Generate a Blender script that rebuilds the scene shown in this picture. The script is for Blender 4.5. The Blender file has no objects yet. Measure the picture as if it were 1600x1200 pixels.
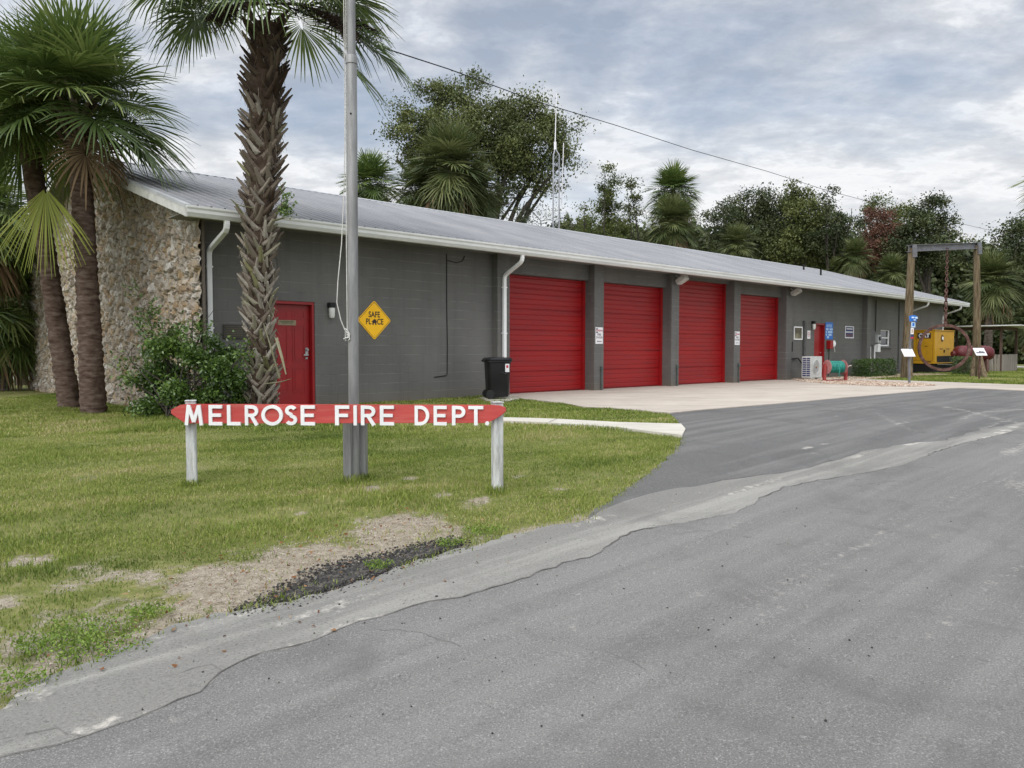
import bpy, bmesh, math, random
import numpy as np
from mathutils import Vector, Matrix
from mathutils.geometry import delaunay_2d_cdt
R = math.radians
SC = bpy.context.scene
# ---------------------------------------------------------------- camera
PITCH, FPX, EYE = math.atan(53.5/1190), 1190.0, 1.12
cam = bpy.data.cameras.new('camera'); camo = bpy.data.objects.new('camera', cam)
SC.collection.objects.link(camo); SC.camera = camo
camo.location = (0, 0, EYE); camo.rotation_euler = (math.pi/2 - PITCH, 0, 0)
cam.sensor_width = 36; cam.lens = 36*FPX/1600; cam.clip_end = 2000; cam.clip_start = .05
SC.render.resolution_x, SC.render.resolution_y = 1024, 768
# ---------------------------------------------------------------- light
SUN_EL, SUN_AZ = R(48), R(-150)          # azimuth from +Y towards +X
sl = bpy.data.lights.new('sun', 'SUN'); so = bpy.data.objects.new('sun', sl); SC.collection.objects.link(so)
sl.energy = 0.8; sl.angle = R(40); sl.color = (1, .965, .91)
sd = Vector((math.sin(SUN_AZ)*math.cos(SUN_EL), math.cos(SUN_AZ)*math.cos(SUN_EL), math.sin(SUN_EL)))
so.rotation_euler = sd.to_track_quat('Z', 'Y').to_euler()
SC.view_settings.view_transform = 'Standard'; SC.view_settings.look = 'None'
SC.view_settings.exposure = 0.38; SC.view_settings.gamma = 1; SC.view_settings.use_curve_mapping = False
W = bpy.data.worlds.new('World'); SC.world = W; W.use_nodes = True

class NT:
    def __init__(s, tree): s.t = tree; s.n = tree.nodes; s.l = tree.links
    def __call__(s, typ, ins=None, **kw):
        nd = s.n.new(typ)
        for k, v in kw.items(): setattr(nd, k, v)
        for k, v in (ins or {}).items():
            sock = nd.inputs[k]
            if isinstance(v, bpy.types.NodeSocket): s.l.new(v, sock)
            elif isinstance(v, bpy.types.Node): s.l.new(v.outputs[0], sock)
            else: sock.default_value = v
        return nd
    def math(s, op, a, b=0.0, c=None, clamp=False):
        d = {0: a, 1: b}
        if c is not None: d[2] = c
        return s('ShaderNodeMath', d, operation=op, use_clamp=clamp).outputs[0]
    def mix(s, f, a, b, blend='MIX'):
        nd = s('ShaderNodeMix', data_type='RGBA', blend_type=blend)
        for i, v in ((0, f), (6, a), (7, b)):
            if isinstance(v, (bpy.types.NodeSocket,)): s.l.new(v, nd.inputs[i])
            else: nd.inputs[i].default_value = v if i == 0 or len(v) == 4 else (*v, 1)
        return nd.outputs[2]
    def ramp(s, f, stops, interp='LINEAR'):
        nd = s('ShaderNodeValToRGB', {0: f}); cr = nd.color_ramp; cr.interpolation = interp
        while len(cr.elements) < len(stops): cr.elements.new(.5)
        for e, (p, c) in zip(cr.elements, stops):
            e.position = p; e.color = (c, c, c, 1) if isinstance(c, (int, float)) else (*c[:3], 1)
        return nd.outputs[0]
    def noise(s, vec, scale, detail=4, rough=.55, dist=0, out=0):
        return s('ShaderNodeTexNoise', {'Vector': vec, 'Scale': scale, 'Detail': detail, 'Roughness': rough, 'Distortion': dist}).outputs[out]

# overcast sky: Nishita blue showing through broken grey-white cloud
w = NT(W.node_tree); w.n.clear()
sky = w('ShaderNodeTexSky', sky_type='NISHITA', sun_disc=False, sun_elevation=SUN_EL, sun_rotation=SUN_AZ, air_density=1.0, dust_density=2.0)
tc = w('ShaderNodeTexCoord'); sx = w('ShaderNodeSeparateXYZ', {0: tc.outputs['Generated']})
zc = w.math('ADD', w.math('MAXIMUM', sx.outputs[2], 0.0), .16)
px_ = w.math('DIVIDE', sx.outputs[0], zc); py_ = w.math('DIVIDE', sx.outputs[1], zc)
cv = w('ShaderNodeCombineXYZ', {0: w.math('MULTIPLY', px_, .8), 1: py_, 2: 3.7})
n1 = w.noise(cv, 1.3, 7, .58, .15); n2 = w.noise(cv, 5.0, 9, .64, .12); n3 = w.noise(cv, .45, 3, .5)
dens = w.math('ADD', w.math('MULTIPLY', n1, .48), w.math('MULTIPLY', n2, .52))
cloudc = w.ramp(dens, [(.38, (.30, .325, .365)), (.45, (.40, .42, .455)), (.50, (.50, .515, .54)), (.55, (.67, .68, .695)), (.60, (.60, .612, .632)), (.68, (.47, .495, .53))])
hor = w.ramp(sx.outputs[2], [(0.0, 1.0), (.10, .85), (.24, .28), (.5, 0.0)])
cloudc = w.mix(w.math('MULTIPLY', hor, .72), cloudc, (.74, .75, .765))
mask = w.ramp(w.math('ADD', w.math('MULTIPLY', n1, .6), w.math('MULTIPLY', n3, .4)), [(.36, .55), (.52, 1.0)])
nish = w.mix(1.0, sky.outputs[0], (.11, .11, .11), 'MULTIPLY')
col = w.mix(mask, nish, cloudc)
# the sky of an overcast day is brightest overhead
gain = w.ramp(sx.outputs[2], [(0.0, 1.02), (.42, 1.08), (.65, 1.8), (1.0, 2.6)])
# thinner, brighter cloud around the hidden sun
dt = w('ShaderNodeVectorMath', {0: tc.outputs['Generated'], 1: tuple(sd)}, operation='DOT_PRODUCT').outputs['Value']
glow = w.ramp(w.math('MULTIPLY_ADD', dt, .5, .5), [(.45, 0.0), (.8, .45), (1.0, 1.0)])
gain = w.math('MULTIPLY_ADD', glow, 1.5, gain)
gm = w('ShaderNodeVectorMath', {0: col, 1: gain}, operation='MULTIPLY')
bg = w('ShaderNodeBackground', {0: gm.outputs[0], 1: 1.0})
w('ShaderNodeOutputWorld', {0: bg})

# ---------------------------------------------------------------- frames of reference
A = math.atan2(*[v for v in (1290.0, 1190/math.cos(PITCH))])
U = Vector((math.sin(A), math.cos(A), 0)); V = Vector((-math.cos(A), math.sin(A), 0))
cp, sp = math.cos(PITCH), math.sin(PITCH)
def ray(x, y):
    c = ((x-800), FPX, -(y-600))
    return Vector((c[0], c[1]*cp + c[2]*sp, -c[1]*sp + c[2]*cp))
CE = Vector((0, 0, EYE))
O = CE + ray(928, 611)*(-EYE/ray(928, 611).z)
BANG = math.pi/2 - A
def smooth(t):
    t = min(1, max(0, t)); return t*t*(3-2*t)
def zf(x, y):
    z = -.42*(1-smooth(y/14.0))
    z -= .12*smooth((-x-4)/4)*smooth((y-7)/5)
    return z
def G(x, y):                      # where the sight line meets the ground
    r = ray(x, y); z = 0
    for _ in range(12):
        P = CE + r*((z-EYE)/r.z); z = zf(P.x, P.y)
    return Vector((P.x, P.y, z))
def AT(x, y, depth):              # the point on a sight line at a given distance ahead
    r = ray(x, y); return CE + r*(depth/r.y)
def B(u, v, z=0): return O + U*u + V*v + Vector((0, 0, z))

# ---------------------------------------------------------------- object helpers
def link(o, parent=None):
    SC.collection.objects.link(o)
    if parent: o.parent = parent
    return o
def tag(o, label=None, cat=None, group=None, kind=None):
    for k, v in (('label', label), ('category', cat), ('group', group), ('kind', kind)):
        if v: o[k] = v
    return o
def empty(name, loc, rz=0, label=None, cat=None, group=None):
    o = bpy.data.objects.new(name, None); o.location = loc; o.rotation_euler = (0, 0, rz)
    o.empty_display_size = .2; link(o); return tag(o, label, cat, group)
def np_obj(name, Vs, F, mat, parent=None, attrs=None, smooth_=False, fattr=None):
    Vs = np.asarray(Vs, np.float32); F = np.asarray(F, np.int32)
    me = bpy.data.meshes.new(name); me.vertices.add(len(Vs)); me.vertices.foreach_set('co', Vs.ravel())
    k = F.shape[1]; me.loops.add(F.size); me.loops.foreach_set('vertex_index', F.ravel())
    me.polygons.add(len(F)); me.polygons.foreach_set('loop_start', np.arange(0, F.size, k, dtype=np.int32))
    me.polygons.foreach_set('use_smooth', np.full(len(F), smooth_, bool))
    for n_, a in (attrs or {}).items():
        at = me.attributes.new(n_, 'FLOAT', 'POINT'); at.data.foreach_set('value', np.asarray(a, np.float32))
    me.update(calc_edges=True); me.validate()
    if mat: me.materials.append(mat)
    return link(bpy.data.objects.new(name, me), parent)
class MB:
    def __init__(s): s.v = []; s.f = []; s.at = []; s.cur = .5
    def add(s, vs, fs):
        b = len(s.v); s.v += [tuple(v) for v in vs]; s.f += [tuple(b+i for i in f) for f in fs]; s.at += [s.cur]*len(vs); return s
    def box(s, x0, x1, y0, y1, z0, z1, M=None, bev=0):
        vs = [Vector((x, y, z)) for z in (z0, z1) for y in (y0, y1) for x in (x0, x1)]
        if M: vs = [M @ v for v in vs]
        return s.add(vs, [(0, 2, 3, 1), (4, 5, 7, 6), (0, 1, 5, 4), (2, 6, 7, 3), (0, 4, 6, 2), (1, 3, 7, 5)])
    def tube(s, pts, rad, seg=8, cap=True, squash=None):
        pts = [Vector(p) for p in pts]; n = len(pts)
        if not hasattr(rad, '__len__'): rad = [rad]*n
        base = []; up = None
        for i, p in enumerate(pts):
            t = (pts[min(i+1, n-1)] - pts[max(i-1, 0)]).normalized()
            if up is None: up = Vector((0, 0, 1)) if abs(t.z) < .9 else Vector((1, 0, 0))
            a = t.cross(up).normalized(); b = a.cross(t).normalized(); up = b
            for k in range(seg):
                an = 2*math.pi*k/seg
                base.append(p + (a*math.cos(an) + b*math.sin(an)*(squash or 1))*rad[i])
        fs = [(i*seg+k, i*seg+(k+1) % seg, (i+1)*seg+(k+1) % seg, (i+1)*seg+k) for i in range(n-1) for k in range(seg)]
        if cap: fs += [tuple(range(seg))[::-1], tuple((n-1)*seg+k for k in range(seg))]
        return s.add(base, fs)
    def lathe(s, prof, M=None, seg=20):          # (r, z) profile about local z
        vs = []; n = len(prof)
        for r, z in prof:
            for k in range(seg):
                a = 2*math.pi*k/seg; v = Vector((r*math.cos(a), r*math.sin(a), z)); vs.append(M @ v if M else v)
        fs = [(i*seg+k, i*seg+(k+1) % seg, (i+1)*seg+(k+1) % seg, (i+1)*seg+k) for i in range(n-1) for k in range(seg)]
        fs += [tuple(range(seg))[::-1], tuple((n-1)*seg+k for k in range(seg))]
        return s.add(vs, fs)
    def prism(s, poly, z0, z1, M=None):          # polygon in xy pulled along z
        n = len(poly); vs = [Vector((x, y, z)) for z in (z0, z1) for x, y in poly]
        if M: vs = [M @ v for v in vs]
        return s.add(vs, [tuple(range(n))[::-1], tuple(range(n, 2*n))] + [(i, (i+1) % n, n+(i+1) % n, n+i) for i in range(n)])
    def build(s, name, mat, parent=None, bevel=0, smooth_=False, seg=2):
        me = bpy.data.meshes.new(name); me.from_pydata(s.v, [], s.f)
        at = me.attributes.new('rnd', 'FLOAT', 'POINT'); at.data.foreach_set('value', np.asarray(s.at, np.float32))
        bm = bmesh.new(); bm.from_mesh(me); bmesh.ops.recalc_face_normals(bm, faces=bm.faces)
        if bevel:
            es = [e for e in bm.edges if len(e.link_faces) == 2 and e.calc_face_angle(0) > .6]
            bmesh.ops.bevel(bm, geom=es, offset=bevel, segments=seg, affect='EDGES', clamp_overlap=True)
        bm.to_mesh(me); bm.free()
        if smooth_:
            me.polygons.foreach_set('use_smooth', [True]*len(me.polygons)); me.set_sharp_from_angle(angle=R(35))
        if mat: me.materials.append(mat)
        return link(bpy.data.objects.new(name, me), parent)
def copy_tree(o, parent=None):
    c = o.copy(); SC.collection.objects.link(c)
    if parent: c.parent = parent
    for ch in list(o.children): copy_tree(ch, c)
    return c

# ---------------------------------------------------------------- materials
def mat(name, cols, scale=4, rough=.7, bump=0, bscale=None, bdist=.01, detail=6, spec=.35, metal=0, nrough=.6, stretch=None, attr=None, lo=.35, hi=.65, trans=0, dirt=None, zdirt=None):
    m = bpy.data.materials.new(name); m.use_nodes = True; t = NT(m.node_tree); t.n.clear()
    c = t('ShaderNodeTexCoord').outputs['Object']
    if stretch: c = t('ShaderNodeMapping', {0: c, 3: stretch}).outputs[0]
    nz = t.noise(c, scale, detail, nrough)
    k = len(cols)
    colr = t.ramp(nz, [(lo+(hi-lo)*i/max(1, k-1), cc) for i, cc in enumerate(cols)]) if k > 1 else None
    base = colr
    if attr:                       # attr: list of stops driven by the 'rnd' attribute, noise multiplied over
        a = t('ShaderNodeAttribute', attribute_name='rnd').outputs['Fac']
        ac = t.ramp(a, attr)
        base = t.mix(.35, ac, t.mix(1.0, ac, colr, 'MULTIPLY') if colr else ac) if colr else ac
    if dirt:                       # (colour, scale, amount)
        dn = t.ramp(t.noise(c, dirt[1], 6, .7), [(.48, 0.0), (.72, dirt[2])]); base = t.mix(dn, base if base else cols[0], dirt[0])
    ins = {'Roughness': rough, 'Metallic': metal, 'Specular IOR Level': spec}
    ins['Base Color'] = base if base else (*cols[0], 1)
    if zdirt:                      # splashed dust near the foot, runs of grime below the top
        sz = t('ShaderNodeSeparateXYZ', {0: c}).outputs[2]
        zz_ = t.math('ADD', sz, t.math('MULTIPLY', t.noise(c, 2.5, 6, .7), .5))
        base = t.mix(t.ramp(t.math('MULTIPLY', zz_, 1.0), [(.28, zdirt[1]), (.75, 0.0)]), base, zdirt[0])
        vs_ = t.noise(t('ShaderNodeMapping', {0: c, 3: (7, 7, .35)}).outputs[0], 1.0, 6, .65)
        base = t.mix(t.ramp(vs_, [(.54, 0.0), (.72, .30)]), base, tuple(x*.5 for x in cols[0]))
    if bump:
        bn = t.noise(c, bscale or scale*6, 5, .65)
        ins['Normal'] = t('ShaderNodeBump', {'Height': bn, 'Strength': bump, 'Distance': bdist}).outputs[0]
    p = t('ShaderNodeBsdfPrincipled', ins)
    sh = p.outputs[0]
    if trans:
        tr = t('ShaderNodeBsdfTranslucent', {0: ins['Base Color']})
        sh = t('ShaderNodeMixShader', {0: trans, 1: sh, 2: tr.outputs[0]}).outputs[0]
    t('ShaderNodeOutputMaterial', {0: sh}); return m
def block_mat(name, c1, c2):
    m = bpy.data.materials.new(name); m.use_nodes = True; t = NT(m.node_tree); t.n.clear()
    c = t('ShaderNodeTexCoord').outputs['Object']; s = t('ShaderNodeSeparateXYZ', {0: c})
    cc = t('ShaderNodeCombineXYZ', {0: t.math('ADD', s.outputs[0], s.outputs[1]), 1: s.outputs[2], 2: 0.0})
    def brick(mo):
        return t('ShaderNodeTexBrick', {'Vector': cc, 'Color1': (.46, .46, .46, 1), 'Color2': (.54, .54, .54, 1), 'Mortar': (0, 0, 0, 1), 'Scale': 1.0, 'Mortar Size': mo, 'Mortar Smooth': .6, 'Bias': 0.0, 'Brick Width': .4064, 'Row Height': .2032})
    bk = brick(.006); nz = t.noise(c, 1.3, 7, .62); fine = t.noise(c, 55, 4, .6)
    # only the bed joints catch a line of thicker paint
    bed = t.math('PINGPONG', s.outputs[2], .1016); bed = t.ramp(bed, [(0.0, 1.0), (.006, 1.0), (.011, 0.0)])
    brk = t.ramp(t.noise(c, 2.2, 5, .7), [(.42, 0.0), (.60, 1.0)])
    base = t.mix(nz, c1, c2); base = t.mix(t.math('MULTIPLY', t.math('MULTIPLY', bed, brk), .6), base, tuple(min(1, x*1.9) for x in c2))
    base = t.mix(.16, base, t.mix(1.0, base, bk.outputs[0], 'MULTIPLY'))
    zz_ = t.math('ADD', s.outputs[2], t.math('MULTIPLY', t.noise(c, 3.5, 6, .7), .35))
    base = t.mix(t.ramp(zz_, [(.20, .6), (.48, 0.0)]), base, (.15, .125, .095))
    vs_ = t.noise(t('ShaderNodeMapping', {0: c, 3: (6, 6, .3)}).outputs[0], 1.0, 7, .65)
    base = t.mix(t.ramp(vs_, [(.52, 0.0), (.70, .35)]), base, tuple(x*.62 for x in c1))
    base = t.mix(t.ramp(t.noise(c, .7, 3, .5), [(.45, 0.0), (.65, .30)]), base, tuple(x*1.35 for x in c2))
    h = t.math('ADD', t.math('MULTIPLY', bk.outputs[1], -1.0), t.math('MULTIPLY', fine, .5))
    bp = t('ShaderNodeBump', {'Height': h, 'Strength': .55, 'Distance': .008})
    p = t('ShaderNodeBsdfPrincipled', {'Base Color': base, 'Roughness': .62, 'Specular IOR Level': .35, 'Normal': bp.outputs[0]})
    t('ShaderNodeOutputMaterial', {0: p.outputs[0]}); return m

M_block = block_mat('painted_block', (.112, .109, .102), (.142, .138, .129))
M_trimgrey = mat('grey_paint', [(.10, .10, .098), (.125, .125, .122)], 3, .6, .2, 60)
M_gutter = mat('gutter_enamel', [(.60, .61, .585), (.70, .70, .675)], 1.5, .4, stretch=(.3, 1, 1), dirt=((.36, .35, .31), 4, .4))
M_fascia = mat('fascia_paint', [(.45, .45, .42), (.55, .55, .52)], 1.5, .5, dirt=((.2, .19, .16), 5, .5))
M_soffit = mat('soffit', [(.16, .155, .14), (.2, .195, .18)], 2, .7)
M_roof = mat('galvanised_roof', [(.23, .235, .25), (.27, .275, .288), (.31, .313, .323)], .9, .5, .1, 14, stretch=(1, .25, 1), spec=.25, dirt=((.19, .19, .19), 3, .3))
M_rooftrim = mat('roof_trim', [(.36, .37, .38), (.5, .51, .52)], 2, .45, metal=.2)
M_dark = mat('dark_gap', [(.012, .012, .012)], 2, .9)
M_reddoor = mat('red_enamel', [(.24, .006, .008), (.30, .009, .011)], 1.2, .38, .06, 20, spec=.45, dirt=((.20, .014, .014), 3, .5))
M_redsec = mat('red_roll_door', [(.25, .005, .007), (.31, .008, .009)], .8, .42, .05, 20, stretch=(.3, 1, 3), spec=.4, dirt=((.13, .018, .02), 2.5, .55), zdirt=((.25, .075, .07), .75))
M_white = mat('white_enamel', [(.76, .77, .76), (.82, .82, .81)], 3, .4, dirt=((.6, .59, .55), 6, .3))
M_black = mat('black_plastic', [(.008, .008, .009), (.014, .014, .015)], 3, .45, .15, 40)
M_steel = mat('steel', [(.35, .35, .36), (.5, .5, .5)], 6, .35, metal=.8)
M_glass = mat('dark_glass', [(.02, .022, .025)], 3, .08, spec=.8)
M_lampglass = mat('lamp_glass', [(.62, .62, .58), (.7, .7, .66)], 6, .3)
M_conduit = mat('grey_conduit', [(.07, .07, .068), (.10, .10, .098)], 6, .55)
# ================================================================ ground, road, paving
def poly_np(P): return np.array([(p[0], p[1]) for p in P], float)
def inside(poly, x, y):
    x = np.asarray(x, float); y = np.asarray(y, float); c = np.zeros(x.shape, bool); n = len(poly)
    for i in range(n):
        x0, y0 = poly[i]; x1, y1 = poly[i-1]
        if y0 == y1: continue
        k = ((y0 > y) != (y1 > y)) & (x < (x1-x0)*(y-y0)/(y1-y0)+x0); c ^= k
    return c
def seg_dist(poly, x, y, closed=False):
    x = np.asarray(x, float); y = np.asarray(y, float); d = np.full(x.shape, 1e9)
    for i in range(0 if closed else 1, len(poly)):
        a = poly[i-1]; b = poly[i]; dx, dy = b[0]-a[0], b[1]-a[1]; L = dx*dx+dy*dy+1e-12
        t = np.clip(((x-a[0])*dx+(y-a[1])*dy)/L, 0, 1); d = np.minimum(d, np.hypot(x-a[0]-t*dx, y-a[1]-t*dy))
    return d
def wob(x, y, s=1.0, seed=0):      # cheap smooth 2-D noise in about -1..1
    r = np.random.default_rng(seed); o = np.zeros(np.shape(x))
    for k in range(9):
        a = r.uniform(0, 6.28); f = s*1.55**(k % 5)*r.uniform(.8, 1.2); p = r.uniform(0, 6.28)
        o += np.sin((np.asarray(x)*math.cos(a)+np.asarray(y)*math.sin(a))*f+p)/1.35**(k % 5)
    return o/4.0
def dense(P, step, jit=0, seed=1):  # subdivide a polyline, with small irregularities
    r = random.Random(seed); out = []
    for i in range(len(P)-1):
        a = Vector(P[i][:2]); b = Vector(P[i+1][:2]); n = max(1, int((b-a).length/step)); t = (b-a)
        nn = Vector((-t.y, t.x)); nn = nn.normalized() if nn.length > 0 else nn
        for k in range(n):
            o = r.uniform(-jit, jit) if (k or i) else 0
            out.append((a + t*k/n + nn*o)[:])
    out.append(tuple(P[-1][:2])); return out
def extend(P, d, end=True):
    a, b = (Vector(P[-2][:2]), Vector(P[-1][:2])) if end else (Vector(P[1][:2]), Vector(P[0][:2]))
    q = b + (b-a).normalized()*d; return (P + [tuple(q)]) if end else ([tuple(q)] + P)
g2 = lambda pts: [tuple(G(x, y)[:2]) for x, y in pts]

edge_px = [(0,1104),(52,1073),(87,1051),(144,1034),(175,1018),(227,997),(271,977),(315,966),(359,955),(394,951),(437,942),(481,933),(525,920),(569,907),(608,892),(656,876),(700,863),(731,856),(787,839),(830,829),(869,821),(919,812)]
edge2_px = [(922,804),(941,790),(969,771),(1006,746),(1030,728),(1050,709),(1064,694),(1068,683)]
crack_px = [(26,1180),(87,1165),(131,1152),(197,1128),(245,1112),(306,1082),(350,1051),(372,1038),(416,1021),(459,1014),(494,1001),(525,988),(560,972),(612,959),(647,948),(700,938),(725,934),(787,915),(850,893),(881,881),(931,868),(969,840),(1006,827),(1069,818),(1150,802),(1194,777),(1225,762),(1275,752),(1350,740),(1412,727),(1456,709),(1506,693),(1600,671)]
up_px = [(919,812),(940,799),(975,785),(1037,768),(1131,752),(1194,743),(1262,732),(1306,718),(1350,706),(1412,694),(1475,688),(1537,671),(1600,660)]
front_px = [(1047,646.6),(1100,641),(1180,634.5),(1250,628.6),(1320,622),(1380,617),(1407,614.5),(1451,611),(1476,608),(1498,607),(1531,608),(1600,611)]
EDGE = extend(g2(edge_px), 9, False)
CR = extend(extend(g2(crack_px), 9, False), 30)
UP = extend(g2(up_px), 30); E2 = g2(edge2_px); FR = extend(g2(front_px), 22)
EDGEj = dense(EDGE, .07, .035, 3); CRj = dense(CR, .07, .014, 4); UPj = dense(UP, .2, .03, 5); E2j = dense(E2, .10, .03, 6)
walk_top = g2([(640,652),(785,654.5),(834,655.6),(873,657),(965,662),(1064,664.6),(1071,672.5),(1066,682.6)])
walk_bot = g2([(1010,676),(965,670),(915,667),(848,662),(785,660),(640,657.5)])
door_l = B(-9.25, .05)[:2]; door_r = B(-8.1, .05)[:2]
WALK = [tuple(door_r)] + walk_top + walk_bot + [tuple(door_l)]
apl = g2([(816,624),(852,627.5),(884,631.5),(911,636.5),(954,639),(999,642)])
APRON = [tuple(B(-3.05, .7)[:2]), tuple(B(-3.3,-.15)[:2])] + g2([(800,622)]) + dense(apl, .2, .03, 8) + FR
back_px = [(1600,602),(1504,598.5),(1435,596),(1380,594),(1335,592.5),(1300,591.5)]
bk = g2(back_px); APRON += extend(bk, 22, False)[:1] + bk + [tuple(B(10.9, -.35)[:2]), tuple(B(10.9, .7)[:2])]
DRIVE = UPj + [FR[-1]] + FR[:-1][::-1] + [walk_top[5], walk_top[6], walk_top[7]] + E2j[::-1][1:]
SHOULD = EDGEj + UPj[1:] + CRj[::-1]
far = CRj[-1]
ROAD = CRj + [(far[0]+4, far[1]-8), (45, -9), (-14, -9)]

def sheet(name, poly, step, off, m, attrs=None, near=None, clean=False):
    P = [tuple(p) for p in poly]; pn = poly_np(P)
    x0, y0 = pn.min(0); x1, y1 = pn.max(0)
    def grid(s, bx):
        gx, gy = np.meshgrid(np.arange(bx[0], bx[1], s), np.arange(bx[2], bx[3], s)); gx = gx.ravel(); gy = gy.ravel()
        rr = np.random.default_rng(5); gx = gx+rr.uniform(-.2, .2, gx.shape)*s; gy = gy+rr.uniform(-.2, .2, gy.shape)*s
        k = inside(pn, gx, gy) & (seg_dist(pn, gx, gy, True) > s*.35); return gx[k], gy[k]
    gx, gy = grid(step, (x0, x1, y0, y1))
    if near:
        b = near[1]; k = ~((gx > b[0]) & (gx < b[1]) & (gy > b[2]) & (gy < b[3])); gx, gy = gx[k], gy[k]
        nx_, ny_ = grid(near[0], (max(x0, b[0]), min(x1, b[1]), max(y0, b[2]), min(y1, b[3]))); gx = np.r_[gx, nx_]; gy = np.r_[gy, ny_]
    vs = [Vector(p) for p in P] + [Vector((a, b)) for a, b in zip(gx, gy)]
    n = len(P); r = delaunay_2d_cdt(vs, [(i, (i+1) % n) for i in range(n)], [], 1, 1e-5)
    VV = r[0]; fs = [f for f in r[2]]
    V3 = [(v.x, v.y, zf(v.x, v.y)+off) for v in VV]; XY = np.array(V3)
    at = {k: f(XY[:, 0], XY[:, 1]) for k, f in (attrs or {}).items()}
    b0 = len(V3); sk = [(p[0], p[1], zf(p[0], p[1])+off-.0005) for p in P]+[(p[0], p[1], zf(p[0], p[1])-.06) for p in P]
    V3 = V3 + sk; fs = [tuple(f) for f in fs]
    for i in range(n):
        j = (i+1) % n; fs += [(b0+i, b0+j, b0+n+j), (b0+i, b0+n+j, b0+n+i)]
    at = {k: np.r_[a, np.zeros(2*n)] for k, a in at.items()}
    o = np_obj(name, V3, fs, m, None, at, False)
    return tag(o, kind='structure')

# --- lawn / bare earth
SAND = g2([(150,1040),(175,1000),(210,945),(265,915),(340,885),(400,868),(450,850),(520,842),(580,815),(640,800),(700,815),(730,838),(700,863),(608,892),(525,920),(437,942),(359,955),(271,977),(200,1012)])
SANDn = poly_np(SAND)
spots = [(120,905,.4),(60,985,.5),(20,1060,.6),(150,960,.35),(230,900,.3),(10,930,.3),(585,760,.25),(810,742,.16),(745,785,.3),(590,815,.4),(690,770,.22),(905,800,.2),(1040,715,.15),(370,880,.35),(35,875,.25),(640,745,.14),(180,640,.5),(120,648,.5),(870,760,.2),(470,800,.2)]
SPW = [(*G(a, b)[:2], r) for a, b, r in spots]
def bare(x, y):
    d = seg_dist(SANDn, x, y, True); ins = inside(SANDn, x, y)
    w1 = wob(x, y, 6, 2); b = np.where(ins, np.clip(.50+d*1.5+.5*w1+.25*wob(x, y, 19, 41), 0, 1), np.clip(.48-d*1.5+.5*w1+.25*wob(x, y, 19, 41), 0, 1))
    e = seg_dist(EDGE, x, y); b = np.maximum(b, np.clip(.75-e*2.6+.4*wob(x, y, 7, 3), 0, 1))
    e = seg_dist(E2, x, y); b = np.maximum(b, np.clip(.55-e*4+.4*wob(x, y, 7, 4), 0, 1))
    for sx_, sy_, r in SPW: b = np.maximum(b, np.clip(.80-.9*np.hypot(x-sx_, (y-sy_)*.7)/r+.40*wob(x, y, 5, 5)+.35*wob(x, y, 17, 15), 0, 1))
    b = np.maximum(b, np.clip(.9*(wob(x, y, 1.7, 8)-.42), 0, .45)*(np.asarray(y) < 11))
    return b
def ground_mat():
    m = bpy.data.materials.new('lawn_earth'); m.use_nodes = True; t = NT(m.node_tree); t.n.clear()
    c = t('ShaderNodeTexCoord').outputs['Object']; a = t('ShaderNodeAttribute', attribute_name='bare').outputs['Fac']
    g = t.ramp(t.noise(c, 7, 7, .7), [(.3, (.085, .098, .026)), (.5, (.16, .17, .052)), (.7, (.25, .225, .10))])
    g = t.mix(t.ramp(t.noise(c, .35, 3, .5), [(.4, 0.0), (.7, .5)]), g, (.15, .15, .055))
    s = t.ramp(t.noise(c, 16, 8, .75), [(.30, (.13, .105, .07)), (.42, (.25, .21, .155)), (.56, (.34, .295, .23)), (.7, (.42, .375, .30))])
    s = t.mix(t.ramp(t.noise(c, 90, 3, .6), [(.54, 0.0), (.64, .8)]), s, (.08, .065, .05))
    f = t.math('ADD', a, t.math('MULTIPLY', t.math('SUBTRACT', t.noise(c, 22, 5, .7), .5), .9))
    base = t.mix(t.ramp(f, [(.36, 0.0), (.62, 1.0)]), g, s)
    bp = t('ShaderNodeBump', {'Height': t.noise(c, 40, 6, .7), 'Strength': .8, 'Distance': .02})
    p = t('ShaderNodeBsdfPrincipled', {'Base Color': base, 'Roughness': .95, 'Specular IOR Level': .15, 'Normal': bp.outputs[0]})
    t('ShaderNodeOutputMaterial', {0: p.outputs[0]}); return m
M_ground = ground_mat()
xs = np.unique(np.r_[np.linspace(-420, -20, 12), np.arange(-20, -9, .5), np.arange(-9, 3.2, .085), np.arange(3.2, 30, .5), np.linspace(30, 420, 14)])
ys = np.unique(np.r_[np.linspace(-60, -6, 5), np.arange(-6, 2, .5), np.arange(2, 11.5, .085), np.arange(11.5, 50, .5), np.linspace(50, 600, 12)])
GX, GY = np.meshgrid(xs, ys)
GZ = np.vectorize(zf)(GX, GY); bb = bare(GX.ravel(), GY.ravel()); GZ += (wob(GX, GY, 9, 11)*.006+wob(GX, GY, 2.5, 12)*.004-.006)*((GX > -9) & (GX < 3.2) & (GY < 11.5) & (GY > 2))
nx, ny = len(xs), len(ys); ii = np.arange(nx*ny).reshape(ny, nx)
gf = np.c_[ii[:-1, :-1].ravel(), ii[:-1, 1:].ravel(), ii[1:, 1:].ravel(), ii[1:, :-1].ravel()]
tag(np_obj('ground', np.c_[GX.ravel(), GY.ravel(), GZ.ravel()-.012], gf, M_ground, None, {'bare': bb}, True), kind='structure')

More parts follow.
